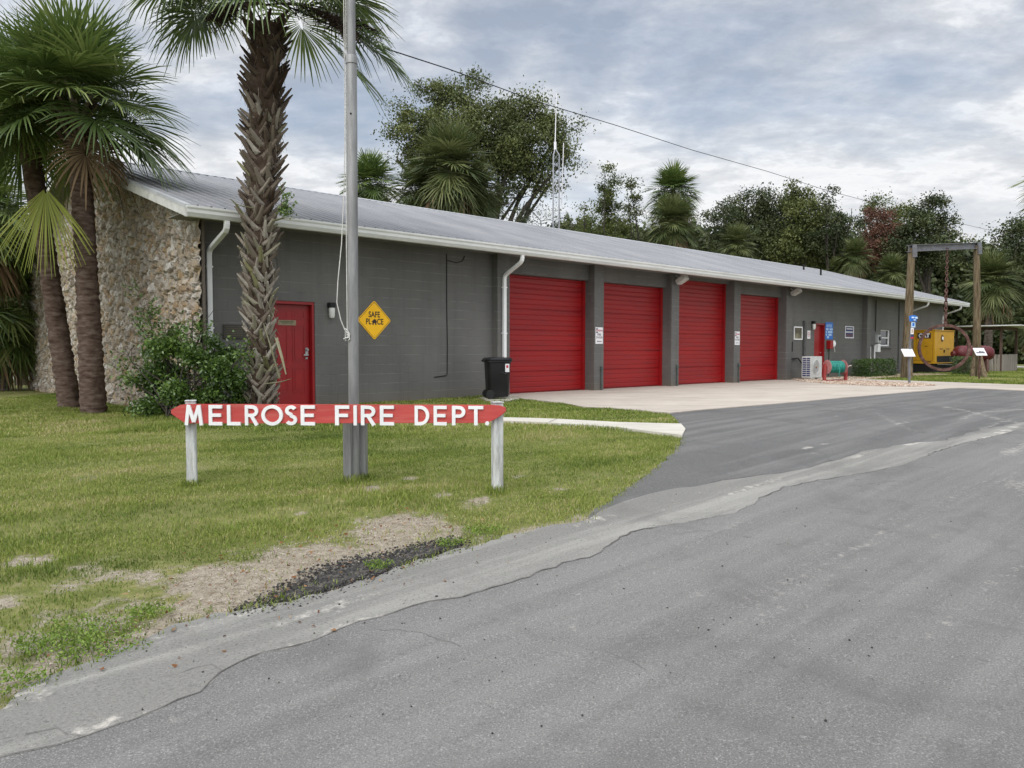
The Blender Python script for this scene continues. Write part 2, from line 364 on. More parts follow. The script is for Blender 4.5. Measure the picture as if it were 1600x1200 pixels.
def sandf(blobs, seed, lines=()):
    LN = [(g2(pp), w_, a_) for pp, w_, a_ in lines]
    W_ = [(*G(a, b)[:2], rx, ry, am) for a, b, rx, ry, am in blobs]
    ax = (Vector(CR[22])-Vector(CR[10])).normalized()
    def f(x, y):
        s = np.zeros(np.shape(x))
        for bx, by, rx, ry, am in W_:
            du = (x-bx)*ax.x+(y-by)*ax.y; dv = -(x-bx)*ax.y+(y-by)*ax.x
            s = np.maximum(s, am*np.clip(1.15-np.hypot(du/rx, dv/ry)+.35*wob(x, y, 8, seed), 0, 1))
        for pp, w_, a_ in LN: s = np.maximum(s, a_*np.clip(1.3-seg_dist(pp, x, y)/w_+.3*wob(x, y, 6, seed), 0, 1))
        return s
    return f
_d = Vector(CR[26])-Vector(CR[10]); ROADANG = math.atan2(_d.y, _d.x)
def asphalt(name, dark, mid, spk, sandc=(.36, .34, .305), speck=.5, streak=.35, grain=95):
    m = bpy.data.materials.new(name); m.use_nodes = True; t = NT(m.node_tree); t.n.clear()
    c = t('ShaderNodeTexCoord').outputs['Object']; a = t('ShaderNodeAttribute', attribute_name='sand').outputs['Fac']
    rot = t('ShaderNodeMapping', {0: t('ShaderNodeMapping', {0: c, 2: (0, 0, -ROADANG)}).outputs[0], 3: (.13, 2.0, 1)}).outputs[0]
    st = t.noise(rot, 1.6, 6, .6, .3); big = t.noise(c, .55, 5, .6); fine = t.noise(c, grain, 3, .75); fine2 = t.noise(c, grain*.42, 3, .7)
    base = t.mix(t.math('MULTIPLY', big, 1.0), dark, mid)
    base = t.mix(t.math('MULTIPLY', t.ramp(st, [(.44, 0.0), (.62, 1.0)]), streak), base, tuple(min(1, x*1.5) for x in mid))
    base = t.mix(t.ramp(fine, [(.30, .75), (.46, 0.0)]), base, tuple(x*.35 for x in dark))
    base = t.mix(t.ramp(fine, [(.55, 0.0), (.66, speck)]), base, spk)
    base = t.mix(t.ramp(fine2, [(.62, 0.0), (.70, speck*.8)]), base, spk)
    base = t.mix(t.ramp(t.noise(c, 2.7, 8, .75), [(.66, 0.0), (.75, .6)]), base, tuple(x*.95 for x in sandc))
    base = t.mix(t.ramp(t.noise(c, .9, 6, .6, 1.0), [(.52, 0.0), (.70, .5)]), base, tuple(x*.72 for x in dark))
    base = t.mix(t.ramp(t.noise(c, 6.5, 3, .5), [(.70, 0.0), (.76, .35)]), base, tuple(x*.45 for x in dark))
    f = t.math('ADD', a, t.math('MULTIPLY', t.math('SUBTRACT', t.noise(rot, 5, 7, .7), .5), .8))
    base = t.mix(t.math('MULTIPLY', t.ramp(t.math('ADD', f, t.math('MULTIPLY', t.math('SUBTRACT', t.noise(c, 17, 6, .75), .5), 1.6)), [(.28, 0.0), (.66, .9)]), t.ramp(a, [(0.0, 0.0), (.1, 1.0)])), base, sandc)
    bp = t('ShaderNodeBump', {'Height': t.math('ADD', fine, fine2), 'Strength': .7, 'Distance': .006})
    p = t('ShaderNodeBsdfPrincipled', {'Base Color': base, 'Roughness': .88, 'Specular IOR Level': .25, 'Normal': bp.outputs[0]})
    t('ShaderNodeOutputMaterial', {0: p.outputs[0]}); return m
M_road = asphalt('road_asphalt', (.122, .118, .112), (.165, .160, .151), (.50, .485, .455), speck=.42, grain=125)
M_shoulder = asphalt('shoulder_asphalt', (.155, .150, .138), (.212, .205, .186), (.34, .33, .31), (.46, .43, .38), .28, .7, 80)
M_drive = asphalt('driveway_asphalt', (.088, .086, .083), (.130, .127, .121), (.36, .35, .34), speck=.35, streak=.5)
zero = lambda x, y: np.zeros(np.shape(x))
near_box = (.10, (-7, 12, 1.5, 15))
sheet('road', ROAD, .6, .004, M_road, {'sand': sandf([(1490,755,.05,.08,.6),(1462,838,.10,.07,.55),(1220,825,.25,.03,.8),(1160,852,.22,.03,.8),(1590,700,1.2,.10,.6),(1560,900,.9,.05,.3),(1490,960,.9,.05,.3),(1430,1010,.7,.045,.25),(720,1090,.06,.04,.45),(745,1080,.04,.03,.4),(1180,900,.1,.06,.4),(1090,930,.12,.05,.5),(1480,745,.1,.05,.5),(1590,760,.7,.3,.35)], 21, [([(1600,882),(1540,925),(1480,972),(1400,1020)], .08, .20), ([(1600,740),(1450,790),(1300,870),(1180,960)], .22, .20), ([(1150,815),(1000,900),(820,1010),(700,1100)], .25, .16)])}, near_box)
sheet('driveway', DRIVE, .6, .0042, M_drive, {'sand': sandf([(1262,700,.15,.06,.8),(1275,708,.12,.05,.8),(1285,694,.12,.05,.8),(1400,665,1.2,.03,.8),(1480,640,.9,.05,.5),(1560,660,1.6,.05,.6),(1520,632,1.5,.05,.5),(1440,628,1.2,.03,.5),(1310,650,.3,.03,.6),(1570,625,1.8,.06,.7)], 22, [([(1368,645),(1400,662),(1440,678),(1478,688)], .06, .36), ([(1440,630),(1500,640),(1560,655),(1600,662)], .12, .4), ([(1300,640),(1380,632),(1450,628),(1600,632)], .15, .35), ([(1500,655),(1530,645),(1600,640)], .1, .45)])}, near_box)
sheet('road_shoulder', SHOULD, .6, .0045, M_shoulder, {'sand': sandf([(540,985,.5,.07,.9),(480,960,.6,.05,.55),(300,1100,.8,.05,.6),(430,945,.9,.04,.5),(160,1078,.06,.04,.6),(1425,692,.55,.10,.95),(1340,712,.5,.08,.6),(1560,678,1.6,.10,.85),(1180,760,1.0,.06,.5),(930,812,.4,.06,.6),(100,1150,1.5,.06,.6),(60,1075,.35,.05,.5),(15,1100,.3,.06,.5),(1040,800,.6,.05,.5),(1100,770,.9,.06,.4)], 23)}, near_box)
def concrete(name, a, b, joint=1.8):
    m = bpy.data.materials.new(name); m.use_nodes = True; t = NT(m.node_tree); t.n.clear()
    c = t('ShaderNodeTexCoord').outputs['Object']
    n = t.noise(c, 1.1, 7, .65); base = t.mix(t.ramp(n, [(.3, 0.0), (.7, 1.0)]), a, b)
    base = t.mix(t.ramp(t.noise(t('ShaderNodeMapping', {0: c, 2: (0, 0, -BANG), 3: (.2, 1.4, 1)}).outputs[0], 1.7, 6, .7), [(.46, 0.0), (.68, .55)]), base, tuple(x*.62 for x in a))
    base = t.mix(t.ramp(t.noise(c, 80, 2, .6), [(.6, 0.0), (.7, .25)]), base, tuple(x*.5 for x in a))
    p = t('ShaderNodeBsdfPrincipled', {'Base Color': base, 'Roughness': .85, 'Specular IOR Level': .25, 'Normal': t('ShaderNodeBump', {'Height': t.noise(c, 60, 5, .7), 'Strength': .25, 'Distance': .004}).outputs[0]})
    t('ShaderNodeOutputMaterial', {0: p.outputs[0]}); return m
M_apron = concrete('apron_concrete', (.39, .34, .285), (.50, .445, .38))
M_walk = concrete('walk_concrete', (.47, .44, .38), (.56, .53, .46))
sheet('concrete_apron', APRON, .8, .018, M_apron)
sheet('walkway', WALK, .5, .028, M_walk)
sheet('bin_pad', g2([(748,623),(766,620.5),(800,621),(812,624.5),(796,627.5),(760,627.5)]), .5, .030, M_walk)
# expansion joints cut across apron and path, and the crack along the old road edge
jb = MB()
def strip(mb, P, wd, off, seed=1, taper=True):
    r = random.Random(seed); n = len(P); vs = []
    for i in range(n):
        a = Vector(P[max(0, i-1)][:2]); b = Vector(P[min(n-1, i+1)][:2]); t = (b-a).normalized(); nn = Vector((-t.y, t.x))
        q = Vector(P[i][:2]); ww = wd*r.uniform(.35, 1.3)
        for s in (-1, 1): e = q+nn*s*ww*.5; vs.append((e.x, e.y, zf(e.x, e.y)+off))
    mb.add(vs, [(2*i, 2*i+1, 2*i+3, 2*i+2) for i in range(n-1)])
for uu in (0.2, 3.72, 7.24): strip(jb, dense([B(uu, .1), B(uu, -1.4), B(uu, -2.9)], .5), .012, .021)
strip(jb, dense([B(0.2, -1.5), B(17, -1.5)], .6), .012, .021)
strip(jb, dense([G(870, 657), G(858, 662.5)], .2), .014, .031)
jo = jb.build('expansion_joint', mat('joint_dark', [(.10, .085, .07), (.16, .14, .11)], 9, .9)); tag(jo, kind='structure')
ck = MB(); rck = random.Random(12); i_ = 0
while i_ < len(CRj)-3:             # a crack that opens, pinches shut and wanders
    k_ = rck.randint(5, 26); seg_ = [(p[0]+rck.uniform(-.012, .012), p[1]+rck.uniform(-.012, .012)) for p in CRj[i_:i_+k_+1]]
    if len(seg_) > 2: strip(ck, seg_, rck.uniform(.003, .012), .009, i_)
    i_ += k_ + rck.choice((0, 0, 1, 3))
def wander(P, w_, sd):
    P = dense(P, .06, .022, sd); strip(ck, P, w_, .009, sd)
wander(g2([(560,972),(600,985),(655,990),(720,1012)]), .004, 41); wander(g2([(1006,827),(1060,835),(1110,830),(1180,842)]), .005, 42); wander(g2([(900,1010),(960,1022),(1010,1050)]), .003, 43)
wander(g2([(350,1051),(330,1040),(300,1046),(250,1060)]), .004, 44); wander(g2([(1275,752),(1330,760),(1400,752),(1460,760)]), .005, 45); wander(g2([(131,1152),(90,1140),(40,1150)]), .004, 46); strip(ck, UPj[8:], .008, .009, 5)
tag(ck.build('road_crack', mat('crack_dark', [(.075, .07, .062), (.165, .158, .145)], 2.2, .95, lo=.42, hi=.56)), kind='structure')
# ================================================================ the fire station (local x = along the front, y = into the building)
ST = empty('fire_station', O, BANG, 'long low grey block fire station with four red bay doors and a stone end wall', 'building')
U0, U1, VB, VR = -10.5, 27.47, 14.3, 7.2
VW = .20                       # main wall face; pillars stand at y = 0
def zr(v): return 3.50 + .293*(min(v, 14.4-v)+.7)
def wall_part(u0, u1, z0, z1, holes, vf, vb, name='wall'):
    mb = MB(); xs_ = sorted({u0, u1, *[h[0] for h in holes], *[h[1] for h in holes]})
    for a, b in zip(xs_[:-1], xs_[1:]):
        hs = [h for h in holes if h[0] <= a+1e-6 and h[1] >= b-1e-6]
        z = z0
        for h in sorted(hs, key=lambda h: h[2]):
            if h[2] > z: mb.box(a, b, vf, vb, z, h[2])
            z = h[3]
        if z < z1: mb.box(a, b, vf, vb, z, z1)
    bm_o = mb.build(name, M_block, ST); return bm_o
WT = 3.46
wall_part(U0+.06, -3.5, -.3, WT, [(-9.16, -8.2, .0, 2.07)], VW, VW+.25)
bays = [(-3.1, 0.0, 3.0), (.40, 3.52, 3.0), (3.92, 7.04, 3.32), (7.44, 10.58, 3.03)]
for a, b, h in bays:
    mb = MB().box(a, b, VW, VW+.25, h, WT); mb.build('lintel', M_block, ST)
wall_part(11.02, 17.63, -.3, WT, [(13.2, 14.12, .0, 2.16)], VW, VW+.25)
wall_part(18.03, U1, -.3, WT, [(19.55, 20.68, 1.28, 2.02)], VW, VW+.25)
for u in (-3.5, 0.0, 3.52, 7.04, 10.58, 17.63):
    MB().box(u, u+(.44 if u == 10.58 else .40), 0, .62, -.3, WT+.01).build('pillar', M_block, ST, bevel=.008)
# rear and far end walls, dark interior backing
MB().box(U0+.3, U1, VB-.25, VB, -.3, WT).build('wall', M_block, ST)
mb = MB(); mb.prism([(VW+.26, -.3), (VB-.26, -.3), (VB-.26, WT), (VR, zr(VR)-.12), (VW+.26, WT)], U1-.25, U1, Matrix(((0, 0, 1, 0), (1, 0, 0, 0), (0, 1, 0, 0), (0, 0, 0, 1)))); mb.build('gable_wall', M_block, ST)
# garage doors: one folded profile each
for i, (a, b, h) in enumerate(bays):
    prof = []; z = .0; k = 0
    while z < h-.02:
        sec = (k % 4 == 0)
        d = .020 if sec else .009
        prof += [(z, 0), (z+.012, d), (z+(.030 if sec else .020), d), (z+(.040 if sec else .028), 0), (z+.125, -.002)]; z += .1325; k += 1
    prof = [(z_, d) for z_, d in prof if z_ <= h-.03] + [(h-.02, 0)]
    a_, b_ = a+.02, b-.085
    vs = []; n = len(prof)
    for x in (a_, b_):
        for z_, d in prof: vs.append((x, .40+d, z_+.012))
    mb = MB().add(vs, [(j, j+1, n+j+1, n+j) for j in range(n-1)])
    gd = mb.build('garage_door', M_redsec, ST); gd['label'] = 'red ribbed roll-up bay door'
    MB().box(a_, b_, .395, .412, -.012, .022).build('bottom_seal', M_black, gd)
    MB().box(b-.083, b-.003, VW+.12, .47, -.02, h-.004).build('door_track', M_redsec, ST); MB().box(a+.003, a+.018, VW+.12, .47, -.02, h-.004).build('door_track', M_redsec, ST)
MB().box(-3.1, 10.58, .62, .66, -.2, WT).build('interior_lining', M_dark, ST)
for u in (.28, 3.80, 7.33):
    mb = MB(); mb.tube([(u, -.03, -.02), (u, -.03, .58)], .022, 8); mb.tube([(u, -.03, .58), (u, .02, .60)], .022, 8); mb.box(u-.04, u+.04, -.06, 0, .56, .66)
    mb.build('conduit', mat('green_grey_pipe', [(.05, .07, .065), (.09, .11, .10)], 8, .5), ST)
# stone end wall: a relief of rough field stones
rs = np.random.default_rng(4)
cw, chh = .21, .125; ZT = 6.2; nv, nz_ = int((VB+.2)/.03), int(ZT/.03)
vv = np.linspace(-.02, VB+.02, nv); zz = np.linspace(-.35, 5.9, nz_); VVg, ZZg = np.meshgrid(vv, zz)
SX, SY = int(15.4/cw)+3, int(7.0/chh)+3
jx = rs.uniform(-.48, .48, (SY, SX)); jy = rs.uniform(-.48, .48, (SY, SX)); lev = rs.uniform(0, 1, (SY, SX))**1.3; tx = rs.uniform(-1, 1, (SY, SX)); ty = rs.uniform(-1, 1, (SY, SX)); rc = rs.uniform(0, 1, (SY, SX)); dz = rs.uniform(.65, 1.5, (SY, SX))
wv = VVg + .05*wob(VVg, ZZg, 5, 31); wz = ZZg + .05*wob(VVg, ZZg, 6, 32)
gx = ((wv+.4)/cw); gy = ((wz+.6)/chh); ix = np.floor(gx).astype(int); iy = np.floor(gy).astype(int)
F1 = np.full(gx.shape, 9.); F2 = np.full(gx.shape, 9.); HH = np.zeros(gx.shape); RC = np.zeros(gx.shape)
for ay in (-1, 0, 1):
    for ax in (-1, 0, 1):
        cx = np.clip(ix+ax, 0, SX-1); cy = np.clip(iy+ay, 0, SY-1)
        ddx = gx-(cx+.5+jx[cy, cx]); ddy = gy-(cy+.5+jy[cy, cx]); d = np.sqrt(ddx**2*1.0+ddy**2*.8)/dz[cy, cx]
        h = .02+.06*lev[cy, cx] + .035*tx[cy, cx]*ddx + .045*(ty[cy, cx]-.5)*ddy
        m1 = d < F1; F2 = np.where(m1, F1, np.minimum(F2, d)); HH = np.where(m1, h, HH); RC = np.where(m1, rc[cy, cx], RC); F1 = np.where(m1, d, F1)
edge = np.clip((F2-F1)/.22, 0, 1); rel = -.01+(HH+.012)*edge**.55 + .010*wob(VVg, ZZg, 22, 33)*edge + rs.normal(0, .0022, gx.shape)
rel = np.maximum(rel, -.012)
topz = np.array([zr(v)-.10 for v in vv]); Zc = np.minimum(ZZg, topz[None, :])
ids = np.arange(nv*nz_).reshape(nz_, nv); ok = (ZZg[:-1, :-1] < topz[None, :-1]+.03)
q = np.stack([ids[:-1, :-1], ids[:-1, 1:], ids[1:, 1:], ids[1:, :-1]], -1)[ok]
m = bpy.data.materials.new('field_stone'); m.use_nodes = True; t = NT(m.node_tree); t.n.clear()
c = t('ShaderNodeTexCoord').outputs['Object']; a1 = t('ShaderNodeAttribute', attribute_name='rnd').outputs['Fac']; e1 = t('ShaderNodeAttribute', attribute_name='joint').outputs['Fac']
base = t.ramp(a1, [(0, (.26, .23, .19)), (.22, (.42, .39, .34)), (.42, (.36, .29, .20)), (.55, (.45, .42, .37)), (.72, (.58, .56, .52)), (.86, (.34, .24, .14)), (1, (.34, .32, .28))])
mo = t.noise(c, 9, 8, .75); base = t.mix(t.ramp(mo, [(.38, .75), (.56, 0.0)]), base, (.17, .125, .085))
base = t.mix(t.ramp(t.noise(c, 3.5, 6, .7), [(.52, 0.0), (.66, .6)]), base, (.43, .30, .15))
base = t.mix(t.ramp(e1, [(.0, .9), (.40, 0.0)]), base, (.13, .11, .09))
p = t('ShaderNodeBsdfPrincipled', {'Base Color': base, 'Roughness': .93, 'Specular IOR Level': .15, 'Normal': t('ShaderNodeBump', {'Height': t.noise(c, 30, 8, .78), 'Strength': 1.0, 'Distance': .03}).outputs[0]})
t('ShaderNodeOutputMaterial', {0: p.outputs[0]}); M_stone = m
st = np_obj('stone_wall', np.c_[(U0-rel).ravel(), VVg.ravel(), Zc.ravel()], q, M_stone, ST, {'rnd': RC.ravel(), 'joint': edge.ravel()})
st['label'] = 'rough tan and grey field stone end wall'
Mx = Matrix(((0, 0, 1, 0), (1, 0, 0, 0), (0, 1, 0, 0), (0, 0, 0, 1)))     # prism polygon (v,z) pulled along u
MB().prism([(-.02, -.35), (VB+.02, -.35), (VB+.02, zr(VB)-.1), (VR, zr(VR)-.1), (-.02, zr(-.02)-.1)], U0+.012, U0+.058, Mx).build('stone_wall_return', M_stone, ST)
# roof
pitch = .229; n = int((U1+.98+11.0)/pitch); prof = []
for i in range(n):
    x = -11.0+i*pitch; prof += [(x, 0), (x+.155, 0), (x+.168, .040), (x+.197, .040), (x+.210, 0)]
prof.append((-11.0+n*pitch, 0)); UE = prof[-1][0]
vs = []; rows = [(-.74, zr(-.74)), (VR, zr(VR)), (15.10, zr(15.10))]; k = len(prof)
for v_, z_ in rows: vs += [(x, v_, z_+h) for x, h in prof]
roof = MB().add(vs, [(r*k+j, r*k+j+1, (r+1)*k+j+1, (r+1)*k+j) for r in range(2) for j in range(k-1)]).build('roof', M_roof, ST)
roof['label'] = 'silver ribbed metal roof'
sb = MB(); sb.prism([(-.70, zr(-.7)-.03), (VR, zr(VR)-.03), (15.06, zr(15.06)-.03), (15.06, zr(15.06)-.07), (VR, zr(VR)-.08), (-.70, zr(-.7)-.07)], -10.96, UE-.03, Mx); sb.build('roof_deck', M_dark, roof)
rc_ = MB(); rc_.prism([(VR-.20, zr(VR-.20)+.040), (VR, zr(VR)+.046), (VR+.2, zr(VR-.2)+.040), (VR+.2, zr(VR-.2)+.032), (VR, zr(VR)+.038), (VR-.2, zr(VR-.2)+.032)], -11.0, UE, Mx); rc_.build('ridge_cap', M_rooftrim, roof)
for ue, s in ((-11.0, 1), (UE, -1)):
    f = MB()
    for (va, vb) in ((-.72, VR), (VR, 15.10)):
        za, zb = zr(va), zr(vb); x0, x1 = sorted((ue-s*.012, ue+s*.022))
        f.prism([(va, za+.012), (vb, zb+.012), (vb, zb-.175), (va, za-.175)], x0, x1, Mx)
    f.build('rake_board', M_fascia, roof)
    g_ = MB()
    for (va, vb) in ((-.72, VR), (VR, 15.10)):
        za, zb = zr(va), zr(vb); x0, x1 = sorted((ue-s*.018, ue+s*.09)); g_.prism([(va, za+.028), (vb, zb+.028), (vb, zb+.014), (va, za+.014)], x0, x1, Mx)
        x0, x1 = sorted((ue-s*.018, ue-s*.0125)); g_.prism([(va, za+.013), (vb, zb+.013), (vb, zb-.03), (va, za-.03)], x0, x1, Mx)
    g_.build('rake_trim', M_rooftrim, roof)
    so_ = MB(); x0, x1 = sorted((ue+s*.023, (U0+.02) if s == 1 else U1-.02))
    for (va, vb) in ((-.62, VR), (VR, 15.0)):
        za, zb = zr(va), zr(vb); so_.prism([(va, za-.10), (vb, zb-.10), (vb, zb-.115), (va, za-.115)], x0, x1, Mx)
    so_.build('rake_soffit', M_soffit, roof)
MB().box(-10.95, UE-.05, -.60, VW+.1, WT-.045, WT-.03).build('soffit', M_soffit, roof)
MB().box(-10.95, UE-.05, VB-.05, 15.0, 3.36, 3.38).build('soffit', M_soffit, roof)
# gutter: K-profile, front and rear
kp = [(-.60, 3.505), (-.60, 3.33), (-.695, 3.33), (-.735, 3.395), (-.735, 3.445), (-.755, 3.475), (-.755, 3.51), (-.735, 3.51), (-.735, 3.48), (-.715, 3.45), (-.715, 3.40), (-.685, 3.345), (-.615, 3.345), (-.615, 3.505)]
gt = MB().prism(kp, -10.99, UE-.01, Mx).build('gutter', M_gutter, ST)
MB().prism([(-.616, 3.346), (-.684, 3.346), (-.714, 3.40), (-.714, 3.45), (-.734, 3.48), (-.734, 3.50), (-.616, 3.50)], -11.002, -10.988, Mx).build('gutter_end_cap', M_white, gt)
MB().prism([(14.4-a_, z_) for a_, z_ in kp], -10.99, UE-.01, Mx).build('gutter', M_gutter, ST)
MB().box(-10.95, UE-.05, -.60, -.57, 3.34, 3.52).build('fascia', M_fascia, ST)
# downspouts
def downspout(u, vwall, zb=.0, side=0, back=.0):
    def prof_tube(pts):
        mb = MB(); pts = [Vector(p) for p in pts]; vs = []; n_ = len(pts)
        for i, p in enumerate(pts):
            tt = (pts[min(i+1, n_-1)]-pts[max(i-1, 0)]).normalized(); a = Vector((1, 0, 0)); b = tt.cross(a).normalized()
            for sx_, sy_ in ((-.045, -.033), (.045, -.033), (.045, .033), (-.045, .033)): vs.append(p + a*sx_ + b*sy_)
        mb.add(vs, [(i*4+k_, i*4+(k_+1) % 4, (i+1)*4+(k_+1) % 4, (i+1)*4+k_) for i in range(n_-1) for k_ in range(4)]+[(0, 1, 2, 3), (n_*4-4, n_*4-3, n_*4-2, n_*4-1)]); return mb
    vw = vwall-.04
    d = prof_tube([(u, -.66, 3.36), (u, -.66, 3.27), (u, -.645, 3.21), (u, -.60, 3.16), (u+side*.5, vw-.08, 2.93), (u+side, vw-.02, 2.89), (u+side, vw, 2.82), (u+side, vw, zb)])
    o = d.build('downspout', M_white, ST, bevel=.006)
    for z_ in (2.6, 1.5): MB().box(u+side-.06, u+side+.06, vw-.036, vwall, z_, z_+.03).build('strap', M_white, o)
downspout(-10.30, VW, .05); downspout(-3.31, 0, .05); downspout(22.75, VW, .05); downspout(27.30, VW, .05)
# painted entry door
def entry(u0, u1, h, panels=True, name='entry_door'):
    fr = MB(); v0 = VW+.015
    fr.box(u0+.003, u0+.055, v0, v0+.20, 0, h-.003); fr.box(u1-.055, u1-.003, v0, v0+.20, 0, h-.003); fr.box(u0+.056, u1-.056, v0, v0+.20, h-.06, h-.003)
    fr.box(u0+.056, u1-.056, v0-.005, v0+.2, -.01, .018)
    F = fr.build('door_frame', M_reddoor, ST, bevel=.003)
    a, b = u0+.062, u1-.062; dv = v0+.11; D = MB().box(a, b, dv, dv+.04, .022, h-.066).build(name, M_reddoor, ST)
    if panels:
        w = b-a; pm = MB(); hh = h-.09
        for (pa, pb) in ((a+.12*w, a+.44*w), (a+.56*w, a+.88*w)):
            for (za, zb) in ((.13, .38), (.43, .80), (.86, .945)):
                z0, z1 = .02+za*hh, .02+zb*hh; t_ = .022
                for q_ in ((pa, pb, z0, z0+t_), (pa, pb, z1-t_, z1), (pa, pa+t_, z0+t_, z1-t_), (pb-t_, pb, z0+t_, z1-t_)): pm.box(q_[0], q_[1], dv-.009, dv-.0005, q_[2], q_[3])
                pm.box(pa+.05, pb-.05, dv-.007, dv-.0005, z0+.05, z1-.05)
        pm.build('raised_panel', M_reddoor, D, bevel=.004)
    return D, a, b, dv
D, a, b, dv = entry(-9.16, -8.2, 2.07)
hm = MB(); hm.box(b-.095, b-.035, dv-.022, dv-.002, 1.0, 1.16); hm.lathe([(.0, .0), (.024, .0), (.026, .03), (.02, .05)], Matrix.Translation((b-.065, dv-.02, 1.12)) @ Matrix.Rotation(R(90), 4, 'X'), 12)
hm.box(b-.15, b-.045, dv-.060, dv-.042, 1.005, 1.03); hm.box(b-.075, b-.055, dv-.06, dv-.02, 1.005, 1.03); hm.box(b-.09, b-.045, dv-.02, dv-.002, .93, .97)
hm.build('handle', M_steel, D, bevel=.003)
pl = MB().box(a+.17, a+.55, dv-.014, dv-.0095, 1.60, 1.70).build('name_plate', mat('brass_plate', [(.20, .15, .09), (.28, .22, .14)], 12, .5), D)
pw = MB()
for i_, (z_, x0_, x1_) in enumerate(((1.665, .21, .50), (1.637, .24, .47))): pw.box(a+x0_, a+x1_, dv-.0165, dv-.0142, z_, z_+.016)
pw.build('engraved_lines', mat('plate_ink', [(.09, .11, .06)], 9, .6), pl)
D2, a, b, dv = entry(13.2, 14.12, 2.16, False)
MB().tube([(b-.1, dv-.05, 1.0), (b-.1, dv-.01, 1.0)], .025, 8).build('handle', M_steel, D2)
mb = MB(); mb.box(a+.50, a+.515, dv-.006, dv-.0005, .05, 2.05); mb.build('door_seam', mat('seam_red', [(.42, .10, .09)], 9, .5), D2)
# window
wf = MB(); a, b, z0, z1 = 19.55, 20.68, 1.28, 2.02
for q_ in ((a+.002, a+.05, z0+.002, z1-.002), (b-.10, b-.002, z0+.002, z1-.002), (a+.051, b-.101, z0+.002, z0+.06), (a+.051, b-.101, z1-.045, z1-.002), (a+.051, b-.101, 1.63, 1.68)): wf.box(q_[0], q_[1], VW+.06, VW+.12, q_[2], q_[3])
wfo = wf.build('window', M_white, ST, bevel=.003)
MB().box(a+.03, b-.05, VW+.10, VW+.11, z0+.03, z1-.03).build('pane', M_glass, wfo)
MB().box(a-.05, b+.06, VW-.06, VW+.05, z0-.10, z0-.004).build('sill', M_trimgrey, wfo, bevel=.006)
mb = MB(); mb.box(a+.06, b-.15, VW+.2, VW+.3, z0+.05, 1.6); mb.build('curtain', mat('red_curtain', [(.12, .01, .01), (.2, .02, .02)], 9, .8), wfo)
# wall lamps
def wall_lamp(u, z, s=1.0):
    L = MB().box(u-.055*s, u+.055*s, VW-.10*s, VW-.001, z+.08*s, z+.16*s).build('wall_lamp', M_black, ST, bevel=.01)
    MB().lathe([(.045*s, .075*s), (.05*s, .05*s), (.047*s, -.05*s), (.036*s, -.085*s), (.01, -.09*s)], Matrix.Translation((u, VW-.062*s, z)), 14).build('lamp_shade', M_lampglass, L, smooth_=True)
    MB().box(u-.02, u+.02, VW-.02, VW-.001, z-.06*s, z+.08*s).build('bracket', M_black, L)
wall_lamp(-7.86, 1.87, 1.25); wall_lamp(13.0, 2.02, 1.3)
# flood lamps on two pillar heads
for u in (3.60, 10.72):
    Mr = Matrix.Translation((u+.1, -.24, 3.22)) @ Matrix.Rotation(R(-28), 4, 'X')
    L = MB().box(-.13, .13, -.16, .16, -.075, .075, Mr).build('flood_lamp', M_fascia, ST, bevel=.012)
    MB().tube([(u+.1, -.16, 3.28), (u+.1, -.02, 3.36)], .02, 8).build('bracket', M_fascia, L)
    MB().box(-.115, .115, -.165, -.161, -.06, .06, Mr).build('lens', M_lampglass, L)
# cables and pipes on the walls
cb = MB(); cb.tube([(-4.88, VW-.012, 3.3), (-4.885, VW-.012, 2.2), (-4.87, VW-.012, 1.2), (-4.88, VW-.012, .56), (-4.93, VW-.014, .53), (-5.25, VW-.012, .50)], .009, 6)
cb.tube([(-4.35, VW-.012, 3.30), (-4.42, VW-.012, 3.18), (-4.6, VW-.012, 3.12), (-4.88, VW-.012, 3.16)], .009, 6); cb.build('wall_cable', M_dark, ST)
pp = MB(); pp.box(12.24, 12.40, VW-.08, VW-.002, .0, 2.22); pp.build('pipe_cover', M_conduit, ST, bevel=.004)
pp = MB(); pp.tube([(11.2, VW-.05, 0), (11.2, VW-.05, 1.1)], .028, 8); pp.box(11.10, 11.30, VW-.1, VW-.002, 1.05, 1.42); pp.build('vent_pipe', M_dark, ST)
pp = MB(); pp.tube([(11.35, VW-.04, .78), (11.8, VW-.06, .80), (12.0, VW-.10, .62), (12.2, VW-.10, .55)], .025, 6); pp.build('line_set', M_dark, ST)
pp = MB(); pp.tube([(18.25, VW-.04, 1.55), (18.25, VW-.04, 3.3)], .045, 8); pp.tube([(18.9, VW-.04, 1.9), (18.9, VW-.04, 3.3)], .02, 6); pp.build('conduit', M_dark, ST)
mb_ = MB(); mb_.box(18.12, 18.62, VW-.15, VW-.002, 1.30, 1.95); eb = mb_.build('electric_panel', M_conduit, ST, bevel=.01)
pp = MB(); pp.tube([(18.28, VW-.08, 1.3), (18.28, VW-.08, .9), (18.42, VW-.08, .45), (18.46, VW-.08, .0)], .03, 8); pp.tube([(18.75, VW-.08, 1.35), (18.75, VW-.08, .7), (18.8, VW-.08, 0)], .03, 8); pp.build('conduit', M_white, ST)
mt = MB().box(18.92, 19.28, VW-.14, VW-.002, 1.42, 1.78).build('meter_box', mat('meter_grey', [(.36, .38, .37), (.45, .46, .45)], 5, .5), ST, bevel=.012)
MB().lathe([(.0, .0), (.09, .0), (.09, .05), (.07, .07), (0, .07)], Matrix.Translation((19.1, VW-.14, 1.62)) @ Matrix.Rotation(R(90), 4, 'X'), 16).build('meter_glass', M_glass, mt)
MB().box(19.0, 19.26, VW-.13, VW-.002, 1.02, 1.38).build('meter_box', M_white, ST, bevel=.01)
